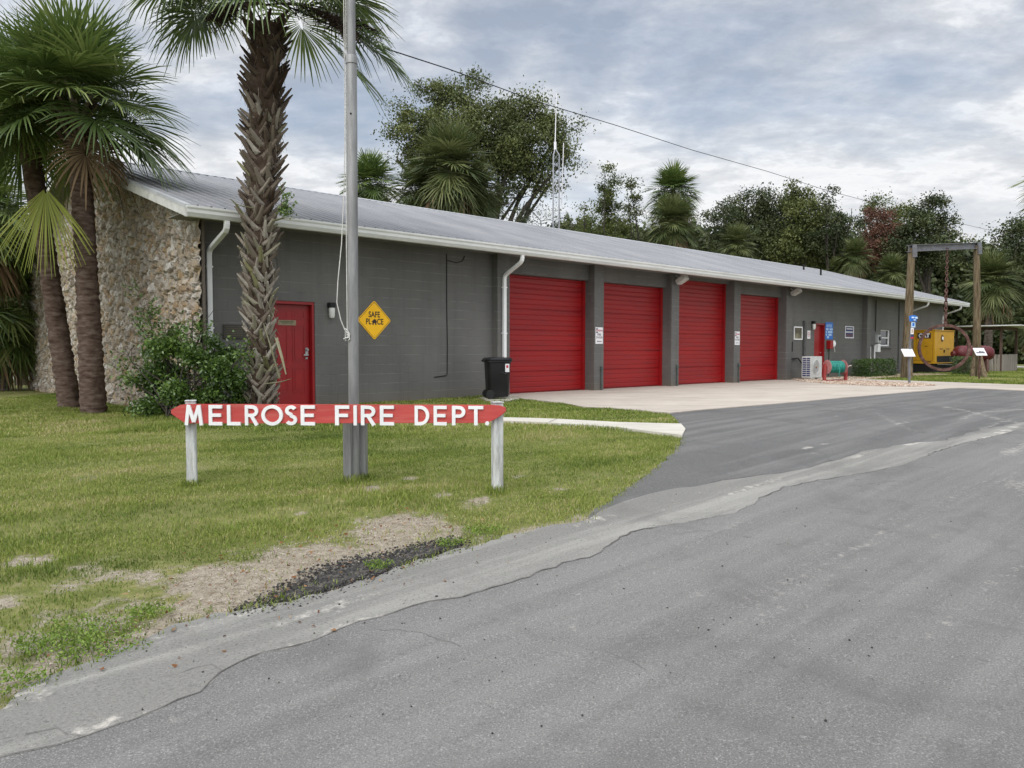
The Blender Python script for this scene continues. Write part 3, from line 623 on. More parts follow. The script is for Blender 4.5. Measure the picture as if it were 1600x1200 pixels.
pp = MB(); pp.tube([(19.9, VW-.25, .18), (21.6, VW-.25, .18)], .03, 8); pp.tube([(20.1, VW-.35, .05), (21.8, VW-.35, .05)], .03, 8); pp.build('ground_pipe', M_conduit, ST)
pp = MB(); pp.box(21.55, 21.62, VW-.05, VW-.002, 0, 3.3); pp.build('conduit', M_conduit, ST)
# roof vents
for u, v in ((20.0, 3.2), (21.9, 5.0)):
    MB().tube([(u, v, zr(v)-.05), (u, v, zr(v)+.32)], .045, 10).build('roof_vent', M_dark, roof)
# ================================================================ the wooden name board
M_paintwood = mat('weathered_white_paint', [(.30, .31, .30), (.52, .53, .52), (.62, .62, .60)], 5, .75, .4, 40, stretch=(3, 3, .5), dirt=((.18, .165, .14), 6, .7))
M_redboard = mat('faded_red_board', [(.37, .040, .036), (.47, .062, .055)], 3, .6, .25, 50, stretch=(.3, 2, 3), dirt=((.50, .22, .17), 7, .35))
M_letter = mat('white_letter', [(.68, .69, .70), (.76, .76, .76)], 5, .5, dirt=((.6, .6, .58), 9, .3))
PL_, PR_ = G(294, 755.5), G(775.5, 767.5)
SD = Vector((PR_.x-PL_.x, PR_.y-PL_.y, 0)).normalized(); SN = Vector((SD.y, -SD.x, 0))     # SN faces the road
def SP(x, y, off=0.0):            # sight line onto the board's plane -> (along, height)
    r = ray(x, y); P0 = PL_ + SN*off; t = (P0-CE).dot(SN)/r.dot(SN); P = CE+r*t; return (P-PL_).dot(SD), P.z
SB = empty('name_board', PL_, math.atan2(SD.y, SD.x), 'red plank sign on two white posts with white cut-out letters reading MELROSE FIRE DEPT.', 'sign')
zg0 = PL_.z
def SZ(x, y, off=0): a, z = SP(x, y, off); return a, z-zg0
Mf = Matrix(((1, 0, 0, 0), (0, 0, 1, 0), (0, 1, 0, 0), (0, 0, 0, 1)))   # polygon (x,z) pulled along local y
# local y points away from the road
pt = [SZ(294, 626), SZ(776, 629)]
for i, (xp, top, bx, by) in enumerate(((294, 628, 294, 755.5), (775.7, 630.5, 775.7, 767.5))):
    a0 = SZ(bx, by)[0]; z1 = SZ(xp, top)[1]
    yb = (PR_-PL_).dot(SD) if i else 0
    M_ = Matrix.Translation((yb, .075, 0)) @ Matrix.Rotation(R(24), 4, 'Z')
    P_ = MB().box(-.047, .047, -.047, .047, (PR_.z-PL_.z if i else 0)-.25, z1, M_).build('post', M_paintwood, SB, bevel=.006)
    MB().box(-.052, .052, -.052, .052, z1+.0005, z1+.012, M_).build('post_cap', M_paintwood, P_, bevel=.003)
bp_ = [(268.5, 640), (268.5, 646), (288, 659.5), (298, 661.5), (760, 660.8), (770, 657), (785, 648), (791, 642), (790, 637), (782, 633.8), (768, 632.6), (292, 631.3), (283, 632.5)]
PLK = MB().prism([SZ(*p) for p in bp_], -.018, .020, Mf).build('plank', M_redboard, SB, bevel=.003)
# letters: hand-cut geometric capitals, cap height 1, stroke .17
WS = .165
def arc(cx, cy, rx, ry, a0, a1, n=18): return [(cx+rx*math.cos(R(a0+(a1-a0)*i/n)), cy+ry*math.sin(R(a0+(a1-a0)*i/n))) for i in range(n+1)]
h_ = WS/2
GL = {
 'M': (1.02, [[(.13, 0), (.25, 1)], [(.25, .97), (.51, .16)], [(.51, .16), (.77, .97)], [(.77, 1), (.89, 0)]]),
 'E': (.66, [[(h_, 0), (h_, 1)], [(WS, h_), (.66, h_)], [(WS, .5), (.60, .5)], [(WS, 1-h_), (.66, 1-h_)]]),
 'L': (.66, [[(h_, 0), (h_, 1)], [(WS, h_), (.66, h_)]]),
 'R': (.70, [[(h_, 0), (h_, 1)], [(WS, 1-h_)]+arc(.36, .70, .245, .208, 90, -90)+[(WS, .492)], [(.34, .47), (.62, 0)]]),
 'O': (1.04, [arc(.52, .5, .52-h_, .5-h_+.01, 0, 360, 40)]),
 'S': (.60, [arc(.30, .735, .205, .175, 25, 268, 18)+arc(.30, .27, .215, .18, 85, -150, 18)]),
 'F': (.62, [[(h_, 0), (h_, 1)], [(WS, 1-h_), (.62, 1-h_)], [(WS, .5), (.56, .5)]]),
 'I': (.19, [[(h_, 0), (h_, 1)]]),
 'D': (.76, [[(h_, 0), (h_, 1)], [(WS, 1-h_)]+arc(.28, .5, .385, .5-h_, 90, -90, 24)+[(WS, h_)]]),
 'P': (.64, [[(h_, 0), (h_, 1)], [(WS, 1-h_)]+arc(.34, .69, .215, .218, 90, -90)+[(WS, .472)]]),
 'T': (.70, [[(.35, 0), (.35, 1-WS)], [(0, 1-h_), (.70, 1-h_)]]),
 '.': (.2, [arc(.1, .1, .05, .05, 0, 360, 12)]),
}
def ribbon(mb, P, wd, y0, y1, sx, sz, ox, oz):
    n = len(P); closed = n > 4 and (Vector(P[0])-Vector(P[-1])).length < 1e-3; L = []; Rr = []
    for i in range(n):
        if closed: a, b = Vector(P[(i-1) % (n-1)]), Vector(P[(i+1) % (n-1)])
        else: a, b = Vector(P[max(0, i-1)]), Vector(P[min(n-1, i+1)])
        t_ = (b-a).normalized(); q = Vector((-t_.y, t_.x))*wd/2; c_ = Vector(P[i]); L.append(c_+q); Rr.append(c_-q)
    vs = []
    for yy in (y0, y1):
        for p_ in L + Rr: vs.append((ox+p_.x*sx, yy, oz+p_.y*sz))
    fs = []
    for i in range(n-1):
        a, b, c_, d_ = i, i+1, n+i+1, n+i
        fs += [(a, b, c_, d_), (2*n+a, 2*n+d_, 2*n+c_, 2*n+b), (a, 2*n+a, 2*n+b, b), (d_, c_, 2*n+c_, 2*n+d_)]
    if not closed: fs += [(0, n, 3*n, 2*n), (n-1, 3*n-1+0, 4*n-1, 2*n-1)] if False else [(0, n, 3*n, 2*n), (n-1, 2*n-1, 4*n-1, 3*n-1)]
    mb.add(vs, fs)
lets = [('M',110,200),('E',220,280),('L',300,360),('R',378,438),('O',450,545),('S',553,607),('E',622,685),('F',772,835),('I',853,870),('R',885,950),('E',968,1030),('D',1120,1185),('E',1203,1260),('P',1283,1342),('T',1355,1420),('.',1428,1446)]
for ch, xa, xb in lets:
    pa, pb = 250+xa/2.807, 250+xb/2.807; yt = 632.3+(pa-290)*.0035; ybm = 664.2
    a0, z1 = SZ(pa, yt, -.0); a1, z0 = SZ(pb, ybm); wdt, strokes = GL[ch]; mb = MB(); sc = (z1-z0)
    sx_ = (a1-a0)/wdt
    for k_, s_ in enumerate(strokes):
        ribbon(mb, s_, WS if ch != '.' else .1, -.034-.0006*k_, -.0185+.0003*k_, sx_, sc if ch != '.' else sx_, a0, z0)
    lo_ = mb.build('letter', M_letter, PLK); lo_['label'] = 'white cut-out letter ' + ('full stop' if ch == '.' else ch)
# ================================================================ flagpole
M_galv = mat('galvanised_pole', [(.17, .172, .172), (.235, .237, .235), (.31, .31, .305)], 4, .5, .2, 30, stretch=(3, 3, .4), metal=.35, dirt=((.18, .17, .155), 5, .5))
FB = G(553.5, 748.5); FD = FB.y
def fz(y): return AT(553, y, FD).z - FB.z
FP = empty('flagpole', FB, 0, 'tall galvanised steel flagpole rising behind the red plank sign', 'flagpole')
lean = (AT(548.7, 0, FD).x-FB.x)
pz = fz(93); pxl = lambda z: lean*z/fz(0)
r0, r1 = .052, .046
MB().tube([(0, 0, .0), (pxl(pz)*1.0, 0, pz)], [r0, r0], 20).build('lower_pole', M_galv, FP, smooth_=True)
MB().tube([(pxl(pz), 0, pz+.001), (pxl(pz+4)-.005, 0, pz+4)], [.041, .036], 20).build('upper_pole', M_galv, FP, smooth_=True)
MB().lathe([(.05, -.05), (.059, -.045), (.059, .012), (.054, .03), (.043, .035), (.0415, .04)], Matrix.Translation((pxl(pz), 0, pz)), 20).build('collar', M_galv, FP, smooth_=True)
MB().lathe([(.008, 0), (.010, .004), (.0, .006)], Matrix.Translation((pxl(fz(180)), -.0515, fz(180))) @ Matrix.Rotation(R(90), 4, 'X'), 8).build('bolt', M_dark, FP)
M_rope = mat('white_rope', [(.45, .44, .41), (.6, .59, .56)], 30, .9)
zc_ = fz(525)
rp = MB(); rp.tube([(pxl(zc_)-.055, -.02, zc_), (-.062+pxl(3), -.01, fz(380)), (-.060+pxl(4), 0, fz(200)), (-.055+pxl(6), 0, fz(10)), (-.05, 0, pz+3.9)], .005, 6)
rp.tube([(pxl(zc_)-.055, -.02, zc_), (-.115, -.02, fz(500)), (-.152, -.02, fz(473)), (-.14, -.02, fz(440)), (-.10, -.015, fz(380)), (-.075, 0, fz(300)), (-.062, .01, fz(200)), (-.055, .01, pz+3.9)], .005, 6)
rp.build('halyard', M_rope, FP)
ct = MB(); ct.tube([(-.065, -.03, zc_-.05), (-.065, -.035, zc_+.06)], .010, 8); ct.tube([(-.05, -.01, zc_), (-.07, -.03, zc_)], .012, 8); ct.build('cleat', M_steel, FP)
kn = MB(); r_ = random.Random(2)
for k in range(7): kn.tube([(-.085+.05*r_.random(), -.045, zc_-.05+.02*k), (-.06+.04*r_.random(), -.058, zc_-.035+.016*k), (-.02, -.056, zc_-.02+.006*k)], .006, 5)
kn.build('rope_knot', M_rope, FP)
for xa, xb, yb in ((537, 549.2, 752.5), (560.2, 572.4, 745.5)):
    gP = G((xa+xb)/2, yb); w_ = (xb-xa)*gP.y/FPX; zt = AT(555, 640, FD).z-FB.z
    MB().box(gP.x-FB.x-w_/2, gP.x-FB.x+w_/2, gP.y-FB.y-.02, gP.y-FB.y+.10, -.25, zt, ).build('steel_stub_post', M_galv, FP, bevel=.005)
MB().box(-.055, .075, .02, .09, zt-.12, zt-.06).build('clamp', M_galv, FP)
# ================================================================ signs
M_yellow = mat('sign_yellow', [(.93, .50, .008), (.98, .54, .012)], 3, .45)
M_ink = mat('sign_ink', [(.035, .022, .018)], 3, .5)
M_wsign = mat('sign_white', [(.70, .68, .70), (.76, .75, .76)], 4, .45)
M_blue = mat('sign_blue', [(.02, .13, .48), (.03, .17, .56)], 3, .45)
M_lblue = mat('sign_print_pale', [(.5, .66, .8)], 3, .5)
M_navy = mat('sign_navy', [(.02, .035, .12)], 3, .5)
M_redp = mat('sign_red', [(.42, .03, .05)], 3, .5)
def text(s, size, name, m, parent, loc, depth=.002, bold=.0, sx=1.0, align='CENTER'):
    cu = bpy.data.curves.new(name, 'FONT'); cu.body = s; cu.size = size; cu.extrude = depth/2; cu.align_x = align; cu.align_y = 'CENTER'; cu.offset = bold
    o = bpy.data.objects.new(name, cu); SC.collection.objects.link(o); dg = bpy.context.evaluated_depsgraph_get(); dg.update()
    me = bpy.data.meshes.new_from_object(o.evaluated_get(dg)); bpy.data.objects.remove(o)
    me.transform(Matrix.Translation(loc) @ Matrix.Rotation(R(90), 4, 'X') @ Matrix.Diagonal((sx, 1, 1, 1))); me.materials.clear(); me.materials.append(m); me.name = name
    return link(bpy.data.objects.new(name, me), parent)
def wall_item(name, u, z, vf, label, cat, group=None): return empty(name, B(u, vf, z), BANG, label, cat, group)
sg = wall_item('safe_place_sign', -6.82, 1.745, VW, 'yellow diamond sign reading SAFE PLACE on the grey wall', 'sign')
def diamond(s, r_): 
    o_ = []
    for k in range(4):
        a = math.pi/2*k; c_ = Vector((math.cos(a), math.sin(a)))*(s-r_*1.414)
        for j in range(-3, 4): b = a + j*math.pi/12; o_.append((c_.x+r_*math.cos(b), c_.y+r_*math.sin(b)))
    return o_
PN = MB().prism(diamond(.418, .04), -.012, -.004, Mf).build('panel', M_yellow, sg)
bo, bi = diamond(.392, .035), diamond(.380, .032); nb = len(bo)
mb = MB(); vs = [(x, -.0132, z) for x, z in bo+bi]; mb.add(vs, [(i, (i+1) % nb, nb+(i+1) % nb, nb+i) for i in range(nb)]); mb.build('border', M_ink, PN)
text('SAFE', .17, 'lettering', M_ink, PN, (0, -.0135, .115), .001, .004, .80)
text('PL', .17, 'lettering', M_ink, PN, (-.145, -.0135, -.035), .001, .004, .80); text('CE', .17, 'lettering', M_ink, PN, (.142, -.0135, -.035), .001, .004, .80)
hs = MB().prism([(-.075, -.038), (0, .030), (.026, .006), (.026, .022), (.042, .022), (.042, -.008), (.075, -.038), (.050, -.038), (.050, -.098), (.016, -.098), (.016, -.062), (-.016, -.062), (-.016, -.098), (-.050, -.098), (-.050, -.038)], -.0145, -.0135, Mf); hs.build('house_symbol', M_ink, PN)
for s_ in (-1, 1): MB().lathe([(0, 0), (.008, 0), (.008, .003), (0, .004)], Matrix.Translation((0, -.0125, s_*.33)) @ Matrix.Rotation(R(90), 4, 'X'), 8).build('bolt', M_steel, PN)
for u, lab in ((.20, 'white NO PARKING FIRE STATION sign on the pillar between the first two bay doors'), (7.24, 'white NO PARKING FIRE STATION sign on the pillar before the last bay door')):
    s_ = wall_item('parking_sign', u, 1.505, 0, lab, 'sign', 'white parking signs on the pillars')
    P_ = MB().box(-.155, .155, -.008, -.003, -.225, .225).build('panel', M_wsign, s_, bevel=.002)
    MB().box(-.135, -.055, -.0095, -.0083, .165, .195).build('symbol_block', M_ink, P_); MB().box(-.135, -.055, -.0095, -.0083, .075, .105).build('symbol_block', M_ink, P_)
    text('NO', .055, 'lettering', M_redp, P_, (-.095, -.0095, .135), .001, .001); text('PARKING', .062, 'lettering', M_redp, P_, (.045, -.0095, .133), .001, .001, .8)
    text('FIRE', .085, 'lettering', M_ink, P_, (0, -.0095, .025), .001, .001); text('STATION', .075, 'lettering', M_ink, P_, (0, -.0095, -.055), .001, .001, .85)
    mb = MB().prism([(-.10, -.155), (-.06, -.135), (-.06, -.148), (.10, -.148), (.10, -.164), (-.06, -.164), (-.06, -.178)], -.0095, -.0083, Mf); mb.build('arrow', M_ink, P_)
s_ = wall_item('notice_frame', 11.86, 1.745, VW, 'small white framed notice with a brown picture beside the last bay door', 'notice')
fr = MB()
for q_ in ((-.33, .33, .205, .25), (-.33, .33, -.25, -.205), (-.33, -.29, -.204, .204), (.29, .33, -.204, .204)): fr.box(q_[0], q_[1], -.03, -.003, q_[2], q_[3])
fr.build('frame', M_white, s_); MB().box(-.289, .289, -.012, -.003, -.204, .204).build('picture', mat('faded_picture', [(.03, .022, .015), (.10, .085, .05), (.24, .22, .15)], 2.2, .3, lo=.38, hi=.6), s_)
s_ = wall_item('smoking_sign', 12.74, 1.70, VW, 'small white sign with a red ring symbol left of the far red door', 'sign')
P_ = MB().box(-.125, .125, -.008, -.003, -.16, .16).build('panel', M_wsign, s_, bevel=.002)
mb = MB(); ribbon(mb, arc(0, .01, .075, .075, 0, 360, 24), .022, -.010, -.0083, 1, 1, 0, 0); mb.build('ring', M_redp, P_); mb = MB(); mb.prism([(-.05, .002), (.05, .002), (.05, .018), (-.05, .018)], -.0095, -.0083, Mf); mb.build('symbol', M_ink, P_)
s_ = wall_item('blue_notice', 14.46, 1.88, VW, 'tall blue notice board with pale lettering right of the far red door', 'sign')
P_ = MB().box(-.33, .33, -.012, -.003, -.34, .34).build('panel', M_blue, s_, bevel=.002)
text('NOTICE', .15, 'lettering', M_lblue, P_, (-.02, -.0135, .19), .001, .002, .85)
r_ = random.Random(7)
mb = MB()
for z_, wds in ((.06, ((-.28, -.05), (.03, .29))), (-.05, ((-.30, -.20), (-.11, .25))), (-.16, ((-.30, -.18), (-.06, .24))), (-.26, ((-.18, -.02),))):
    for a_, b_ in wds:
        x_ = a_
        while x_ < b_-.02: mb.box(x_, x_+.042, -.0135, -.0123, z_-.04, z_+.04); x_ += .056
mb.build('small_print', M_lblue, P_)
s_ = wall_item('banner_sign', 16.32, 1.85, VW, 'navy and white framed sign on the grey wall between the far door and the window', 'sign')
P_ = MB().box(-.40, .40, -.012, -.003, -.245, .245).build('panel', M_navy, s_)
fr = MB()
for q_ in ((-.42, .42, .215, .25), (-.42, .42, -.25, -.205), (-.42, -.37, -.204, .214), (.37, .42, -.204, .214)): fr.box(q_[0], q_[1], -.02, -.0125, q_[2], q_[3])
fr.build('frame', M_wsign, P_)
mb = MB()
for i in range(7): mb.box(-.28+i*.085, -.215+i*.085, -.0135, -.0123, .115, .165)
for i in range(8): mb.box(-.34+i*.085, -.27+i*.085, -.0135, -.0123, -.02, .035)
mb.build('lettering', M_wsign, P_); MB().box(-.33, .33, -.0135, -.0123, -.19, -.08).build('colour_band', mat('maroon_band', [(.10, .045, .07)], 2, .5), P_)
s_ = wall_item('bronze_plaque', -9.82, 1.455, VW, 'dark bronze plaque on the grey wall behind the shrub', 'plaque')
P_ = MB().box(-.24, .24, -.03, -.003, -.13, .13).build('panel', mat('bronze', [(.045, .042, .035), (.075, .07, .055)], 6, .5, metal=.3), s_, bevel=.006)
mb = MB()
for i in range(6): mb.box(-.19, .19-.05*(i % 2), -.034, -.0305, .085-.032*i, .097-.032*i)
mb.build('raised_text', mat('bronze_text', [(.10, .09, .06)], 6, .5), P_)
s_ = wall_item('call_box', 14.42, 1.33, VW, 'red call box with a white oval handset below the blue notice board', 'call box')
MB().box(-.17, .10, -.16, -.003, -.17, .16).build('housing', M_redsec, s_, bevel=.012); MB().box(.11, .16, -.12, -.003, -.10, .15).build('bracket', M_black, s_)
MB().lathe([(0, -.14), (.05, -.11), (.08, 0), (.05, .11), (0, .14)], Matrix.Translation((.24, -.12, .03)), 14).build('handset', M_white, s_, smooth_=True)
mb = MB(); mb.tube([(.26, -.12, -.10), (.34, -.12, -.25), (.36, -.1, -.30)], .012, 6); mb.build('cord', M_white, s_); mb = MB(); mb.tube([(.02, -.03, -.17), (.0, -.03, -1.25)], .014, 6); mb.build('pipe', M_dark, s_)
# ================================================================ black wheeled bin
bP = G(777, 624.5); bP.z += .03
BN = empty('wheeled_bin', bP, R(12), 'black wheeled rubbish bin standing by the downspout beside the first bay door', 'bin')
def rrect(a, b, r_, n=5): 
    o_ = []
    for k, (sx_, sy_) in enumerate(((1, 1), (-1, 1), (-1, -1), (1, -1))):
        for j in range(n+1): an = math.pi/2*(k+j/n); o_.append((sx_*(a-r_)+r_*math.cos(an), sy_*(b-r_)+r_*math.sin(an)))
    return o_
def loft(mb, secs):
    n = len(secs[0][0]); vs = [(x+dx, y+dy, z) for P_, z, dx, dy in secs for x, y in P_]
    mb.add(vs, [(i*n+k, i*n+(k+1) % n, (i+1)*n+(k+1) % n, (i+1)*n+k) for i in range(len(secs)-1) for k in range(n)]+[tuple(range(n))[::-1], tuple((len(secs)-1)*n+k for k in range(n))]); return mb
loft(MB(), [(rrect(.225, .22, .10), .04, 0, 0), (rrect(.235, .24, .10), .10, 0, 0), (rrect(.265, .29, .12), .80, 0, 0), (rrect(.295, .31, .12), .815, 0, 0), (rrect(.295, .31, .12), .85, 0, 0)]).build('body', M_black, BN, smooth_=True)
LD = loft(MB(), [(rrect(.305, .32, .12), .852, 0, 0), (rrect(.31, .325, .12), .875, 0, 0), (rrect(.27, .28, .12), .915, 0, 0), (rrect(.12, .12, .1), .925, 0, 0)]).build('lid', M_black, BN, smooth_=True)
MB().box(-.335, -.29, -.16, .16, .82, .87).build('handle', M_black, BN, bevel=.012)
for s_ in (-1, 1): MB().lathe([(0, -.03), (.09, -.03), (.10, -.02), (.10, .02), (.09, .03), (0, .03)], Matrix.Translation((-.20, s_*.235, .10)) @ Matrix.Rotation(R(90), 4, 'X'), 18).build('wheel', M_black, BN)
Ml = Matrix.Translation((.262, -.30, .68))
MB().box(-.075, .015, -.004, .004, -.09, .09, Matrix.Translation((.20, -.287, .69))).build('sticker', M_wsign, BN); MB().box(-.055, -.005, -.0055, -.0042, .0, .06, Matrix.Translation((.20, -.287, .69))).build('sticker_print', M_redp, BN)
ribs = MB(); ribs.tube([(.02, -.275, .60), (.12, -.28, .55), (.20, -.27, .60)], .014, 6); ribs.build('grip', M_black, BN)
# ================================================================ plants
def leaf_mat(name, stops, rough=.5, trans=.25, spec=.3):
    return mat(name, [(.75, .75, .75), (1, 1, 1)], 3, rough, attr=stops, trans=trans, spec=spec)
M_frond = leaf_mat('palm_leaf', [(0, (.040, .070, .017)), (.45, (.088, .135, .032)), (.8, (.16, .21, .055)), (1, (.25, .28, .10))], .42, .22, .4)
M_frondY = leaf_mat('yellowing_palm_leaf', [(0, (.12, .15, .02)), (.5, (.24, .27, .04)), (1, (.36, .36, .08))], .5, .25)
M_dead = leaf_mat('dead_palm_leaf', [(0, (.10, .065, .035)), (1, (.24, .17, .10))], .8, .15, .1)
M_frondF = leaf_mat('far_palm_leaf', [(0, (.038, .056, .016)), (.5, (.085, .108, .034)), (1, (.18, .195, .075))], .5, .2)
M_bark = mat('palm_bark', [(.075, .058, .045), (.14, .115, .095), (.21, .185, .16)], 5, .95, .9, 24, .03, stretch=(1, 1, 3.2), spec=.1)
M_barkR = mat('palm_bark_reddish', [(.065, .042, .032), (.115, .080, .062), (.17, .13, .105)], 5, .95, .9, 24, .03, stretch=(1, 1, 3.2), spec=.1)
M_boot = mat('palm_boot', [(.6, .6, .6), (1, 1, 1)], 8, .9, .7, 40, .01, attr=[(0, (.045, .030, .021)), (.35, (.115, .088, .066)), (.70, (.22, .185, .15)), (.88, (.30, .27, .23)), (.93, (.20, .195, .095)), (1, (.38, .35, .30))], spec=.12)
M_wood = mat('tree_bark', [(.035, .03, .024), (.075, .065, .052)], 6, .95, .7, 20, .03)

def fan(rng, E, T, Rl, nseg, droop, st=4, fold=.25, spread=2.55):
    """one fan of leaf segments at E pointing along T"""
    T = T/np.linalg.norm(T); up = np.array([0, 0, 1.]); S = np.cross(T, up); S /= max(1e-6, np.linalg.norm(S)); N = np.cross(S, T)
    if N[2] < 0: N = -N
    th = np.linspace(-spread, spread, nseg) + rng.normal(0, .02, nseg); dth = 2*spread/nseg
    L = Rl*(.80+.20*np.cos(th*.8))*rng.uniform(.88, 1.06, nseg)
    D = np.cos(th)[:, None]*T + np.sin(th)[:, None]*S + fold*np.abs(np.sin(th))[:, None]*N*.9
    D /= np.linalg.norm(D, axis=1)[:, None]
    Wd = np.cos(th)[:, None]*S - np.sin(th)[:, None]*T
    Wd = Wd + N[None, :]*rng.uniform(-.55, .55, nseg)[:, None]; Wd /= np.linalg.norm(Wd, axis=1)[:, None]
    tt = {4: [.03, .42, .75, 1.0], 3: [.03, .5, 1.0]}[st]; ww = {4: [.0, 1.0, .52, .04], 3: [.0, 1.0, .05]}[st]
    costa = (np.cos(th)*.12*Rl)[:, None]*(T-np.array([0, 0, .25]))
    dr = droop*rng.uniform(.7, 1.3, nseg)
    V_ = []
    for t_, w_ in zip(tt, ww):
        P = E + costa + D*(L*t_)[:, None]; P[:, 2] -= dr*L*t_**2.6
        P = P - T[None, :]*(dr*L*.25*t_**3)[:, None]*np.clip(D@T, -1, 1)[:, None]*(1 if droop > .3 else .3)
        hw = (L*dth*.19*w_+.0035)[:, None]; V_ += [P-Wd*hw, P+Wd*hw]
    V_ = np.stack(V_, 1).reshape(-1, 3); k = 2*st; b = np.arange(nseg)[:, None]*k
    F = np.concatenate([np.stack([b[:, 0]+2*i, b[:, 0]+2*i+1, b[:, 0]+2*i+3, b[:, 0]+2*i+2], 1) for i in range(st-1)])
    rn = np.repeat(np.clip(rng.uniform(.1, .75)+rng.normal(0, .14, nseg), 0, 1), k); rn = rn + np.tile(np.repeat(np.array(tt)*.12, 2), nseg)
    return V_, F, np.clip(rn, 0, 1)
def frond(rng, org, az, el, Lp, Rl, nseg, droop, st=4, sag=None, fold=.25, spread=2.55):
    d = np.array([math.sin(az)*math.cos(el), math.cos(az)*math.cos(el), math.sin(el)]); sag = .30 if sag is None else sag
    ts = np.linspace(0, 1, 6 if st == 4 else 3); P = org + d*ts[:, None]*Lp; P[:, 2] -= sag*Lp*ts**2
    T = P[-1]-P[-2]; T = T/np.linalg.norm(T)
    side = np.cross(T, [0, 0, 1.]); side /= max(1e-6, np.linalg.norm(side)); nn = np.cross(side, T)
    V_ = []
    for i, p in enumerate(P):
        w_ = .020*(1-.45*ts[i]); V_ += [p-side*w_, p+nn*w_*.6, p+side*w_]
    V_ = np.array(V_); n = len(P)
    F = np.array([[i*3+a, i*3+(a+1) % 3, (i+1)*3+(a+1) % 3, (i+1)*3+a] for i in range(n-1) for a in range(3)])
    v2, f2, r2 = fan(rng, P[-1], T, Rl, nseg, droop, st, fold, spread)
    return np.r_[V_, v2], np.r_[F, f2+len(V_)], np.r_[np.full(len(V_), .75), r2]
def palm_crown(rng, org, n, Lp, Rl, nseg, el0=80, el1=-35, st=4, azs=None):
    out = []
    for i in range(n):
        f = (i+.5)/n; el = R(el0 + (el1-el0)*f**.9) + rng.normal(0, .08); az = i*2.39996+rng.normal(0, .12)
        out.append(frond(rng, org+np.array([0, 0, .35*(1-f)]), az, el, Lp*rng.uniform(.8, 1.15)*(.7+.3*f if f < .4 else 1), Rl*rng.uniform(.88, 1.08), nseg, .05+.30*f, st, .10+.35*f))
    return out
def merge(parts):
    V_, F_, R_ = [], [], []; b = 0
    for v, f, r in parts: V_.append(v); F_.append(f+b); R_.append(r); b += len(v)
    return np.concatenate(V_), np.concatenate(F_), np.concatenate(R_)
def trunk(name, pts, rad, m, parent, seg=28, rough=.02, sd=1, step=.06, ring=.012):
    pts = [Vector(p) for p in pts]; L = sum((b-a).length for a, b in zip(pts, pts[1:])); n = max(6, int(L/step)); vs = []; cum = [0]
    for a, b in zip(pts, pts[1:]): cum.append(cum[-1]+(b-a).length)
    rr = np.random.default_rng(sd)
    for i in range(n+1):
        s = L*i/n; k = max(j for j in range(len(cum)-1) if cum[j] <= s+1e-9); f = (s-cum[k])/(cum[k+1]-cum[k]); c_ = pts[k].lerp(pts[k+1], f); r0 = rad[k]*(1-f)+rad[k+1]*f
        for j in range(seg):
            a = 2*math.pi*j/seg; q = rough*(wob(np.array([a*2+s*1.5]), np.array([s*5]), 2.4, sd)[0]) + ring*math.sin(s*42+1.5*math.sin(a*2)) + rr.normal(0, rough*.25)
            vs.append((c_.x+(r0+q)*math.cos(a), c_.y+(r0+q)*math.sin(a), c_.z))
    F = [(i*seg+j, i*seg+(j+1) % seg, (i+1)*seg+(j+1) % seg, (i+1)*seg+j) for i in range(n) for j in range(seg)]
    return np_obj(name, vs, F, m, parent, None, True)
def stubs(rng, top, n, r, h, m, parent, name='leaf_base'):
    mb = MB()
    for i in range(n):
        a = i*2.39996; z = top[2]-h*i/n; L = rng.uniform(.25, .5); o = Vector((top[0]+r*.8*math.cos(a), top[1]+r*.8*math.sin(a), z)); d = Vector((math.cos(a), math.sin(a), rng.uniform(.5, 1.2))).normalized()
        mb.cur = rng.uniform(0, .8); mb.tube([o-Vector((0, 0, .12)), o+d*L*.5, o+d*L+Vector((0, 0, .03))], [.05, .035, .022], 5)
    return mb.build(name, m, parent)
def near_palm(base, top, rad, label, nf, Lp, Rl, sd, bark, el1=-40, nseg=44, el0=82, mid=None, skip=None):
    rng = np.random.default_rng(sd); base = Vector(base); top = Vector(top)
    T_ = empty('palm_tree', base, 0, label, 'palm tree', 'sabal palms in front of the station'); L = top-base
    pts = [Vector((0, 0, -.2)), *( [mid] if mid else [L*.5+Vector((0, 0, 0))]), L]
    trunk('trunk', pts, rad, bark, T_, sd=sd)
    org = np.array(L)
    fr = palm_crown(rng, org, nf, Lp, Rl, nseg, el0, el1)
    for v, f, r in fr: np_obj('frond', v, f, M_frond, T_, {'rnd': r})
    return T_, rng, org
# --- pair of palms at the left
D1 = G(112, 641); D2_ = G(147, 646)
T1, rng, org1 = near_palm(D1, AT(38, 182, D1.y+.1), [.21, .175, .18], 'leaning palm tree at far left with reddish trunk and a bright yellow-green hanging frond', 40, .8, 1.2, 11, M_barkR, el1=-14, nseg=52)
stubs(rng, org1+np.array([0, 0, .1]), 34, .2, .75, M_boot, T1)
for (tx, ty, az, el) in ((72, 272, -120, -50),):
    P0 = np.array(AT(tx, ty, D1.y-1.3)-D1); v, f, r = frond(rng, P0, R(170), R(-82), .12, 1.35, 40, .15, 4, .05, .08, .78); np_obj('frond', v, f, M_frondY, T1, {'rnd': r})['label'] = 'bright yellow-green hanging frond'
T2, rng, org2 = near_palm(D2_, AT(122, 172, D2_.y), [.235, .19, .19], 'upright palm tree at left with dark green crown over the corner of the roof', 42, .95, 1.22, 12, M_barkR, el1=-6, nseg=52)
for az_, el_ in ((100, -45), (60, -55), (140, -50)):
    v, f, r = frond(rng, org2, R(az_), R(el_), .8, .8, 30, .5, 4, .3); np_obj('dead_frond', v, f, M_dead, T2, {'rnd': r})
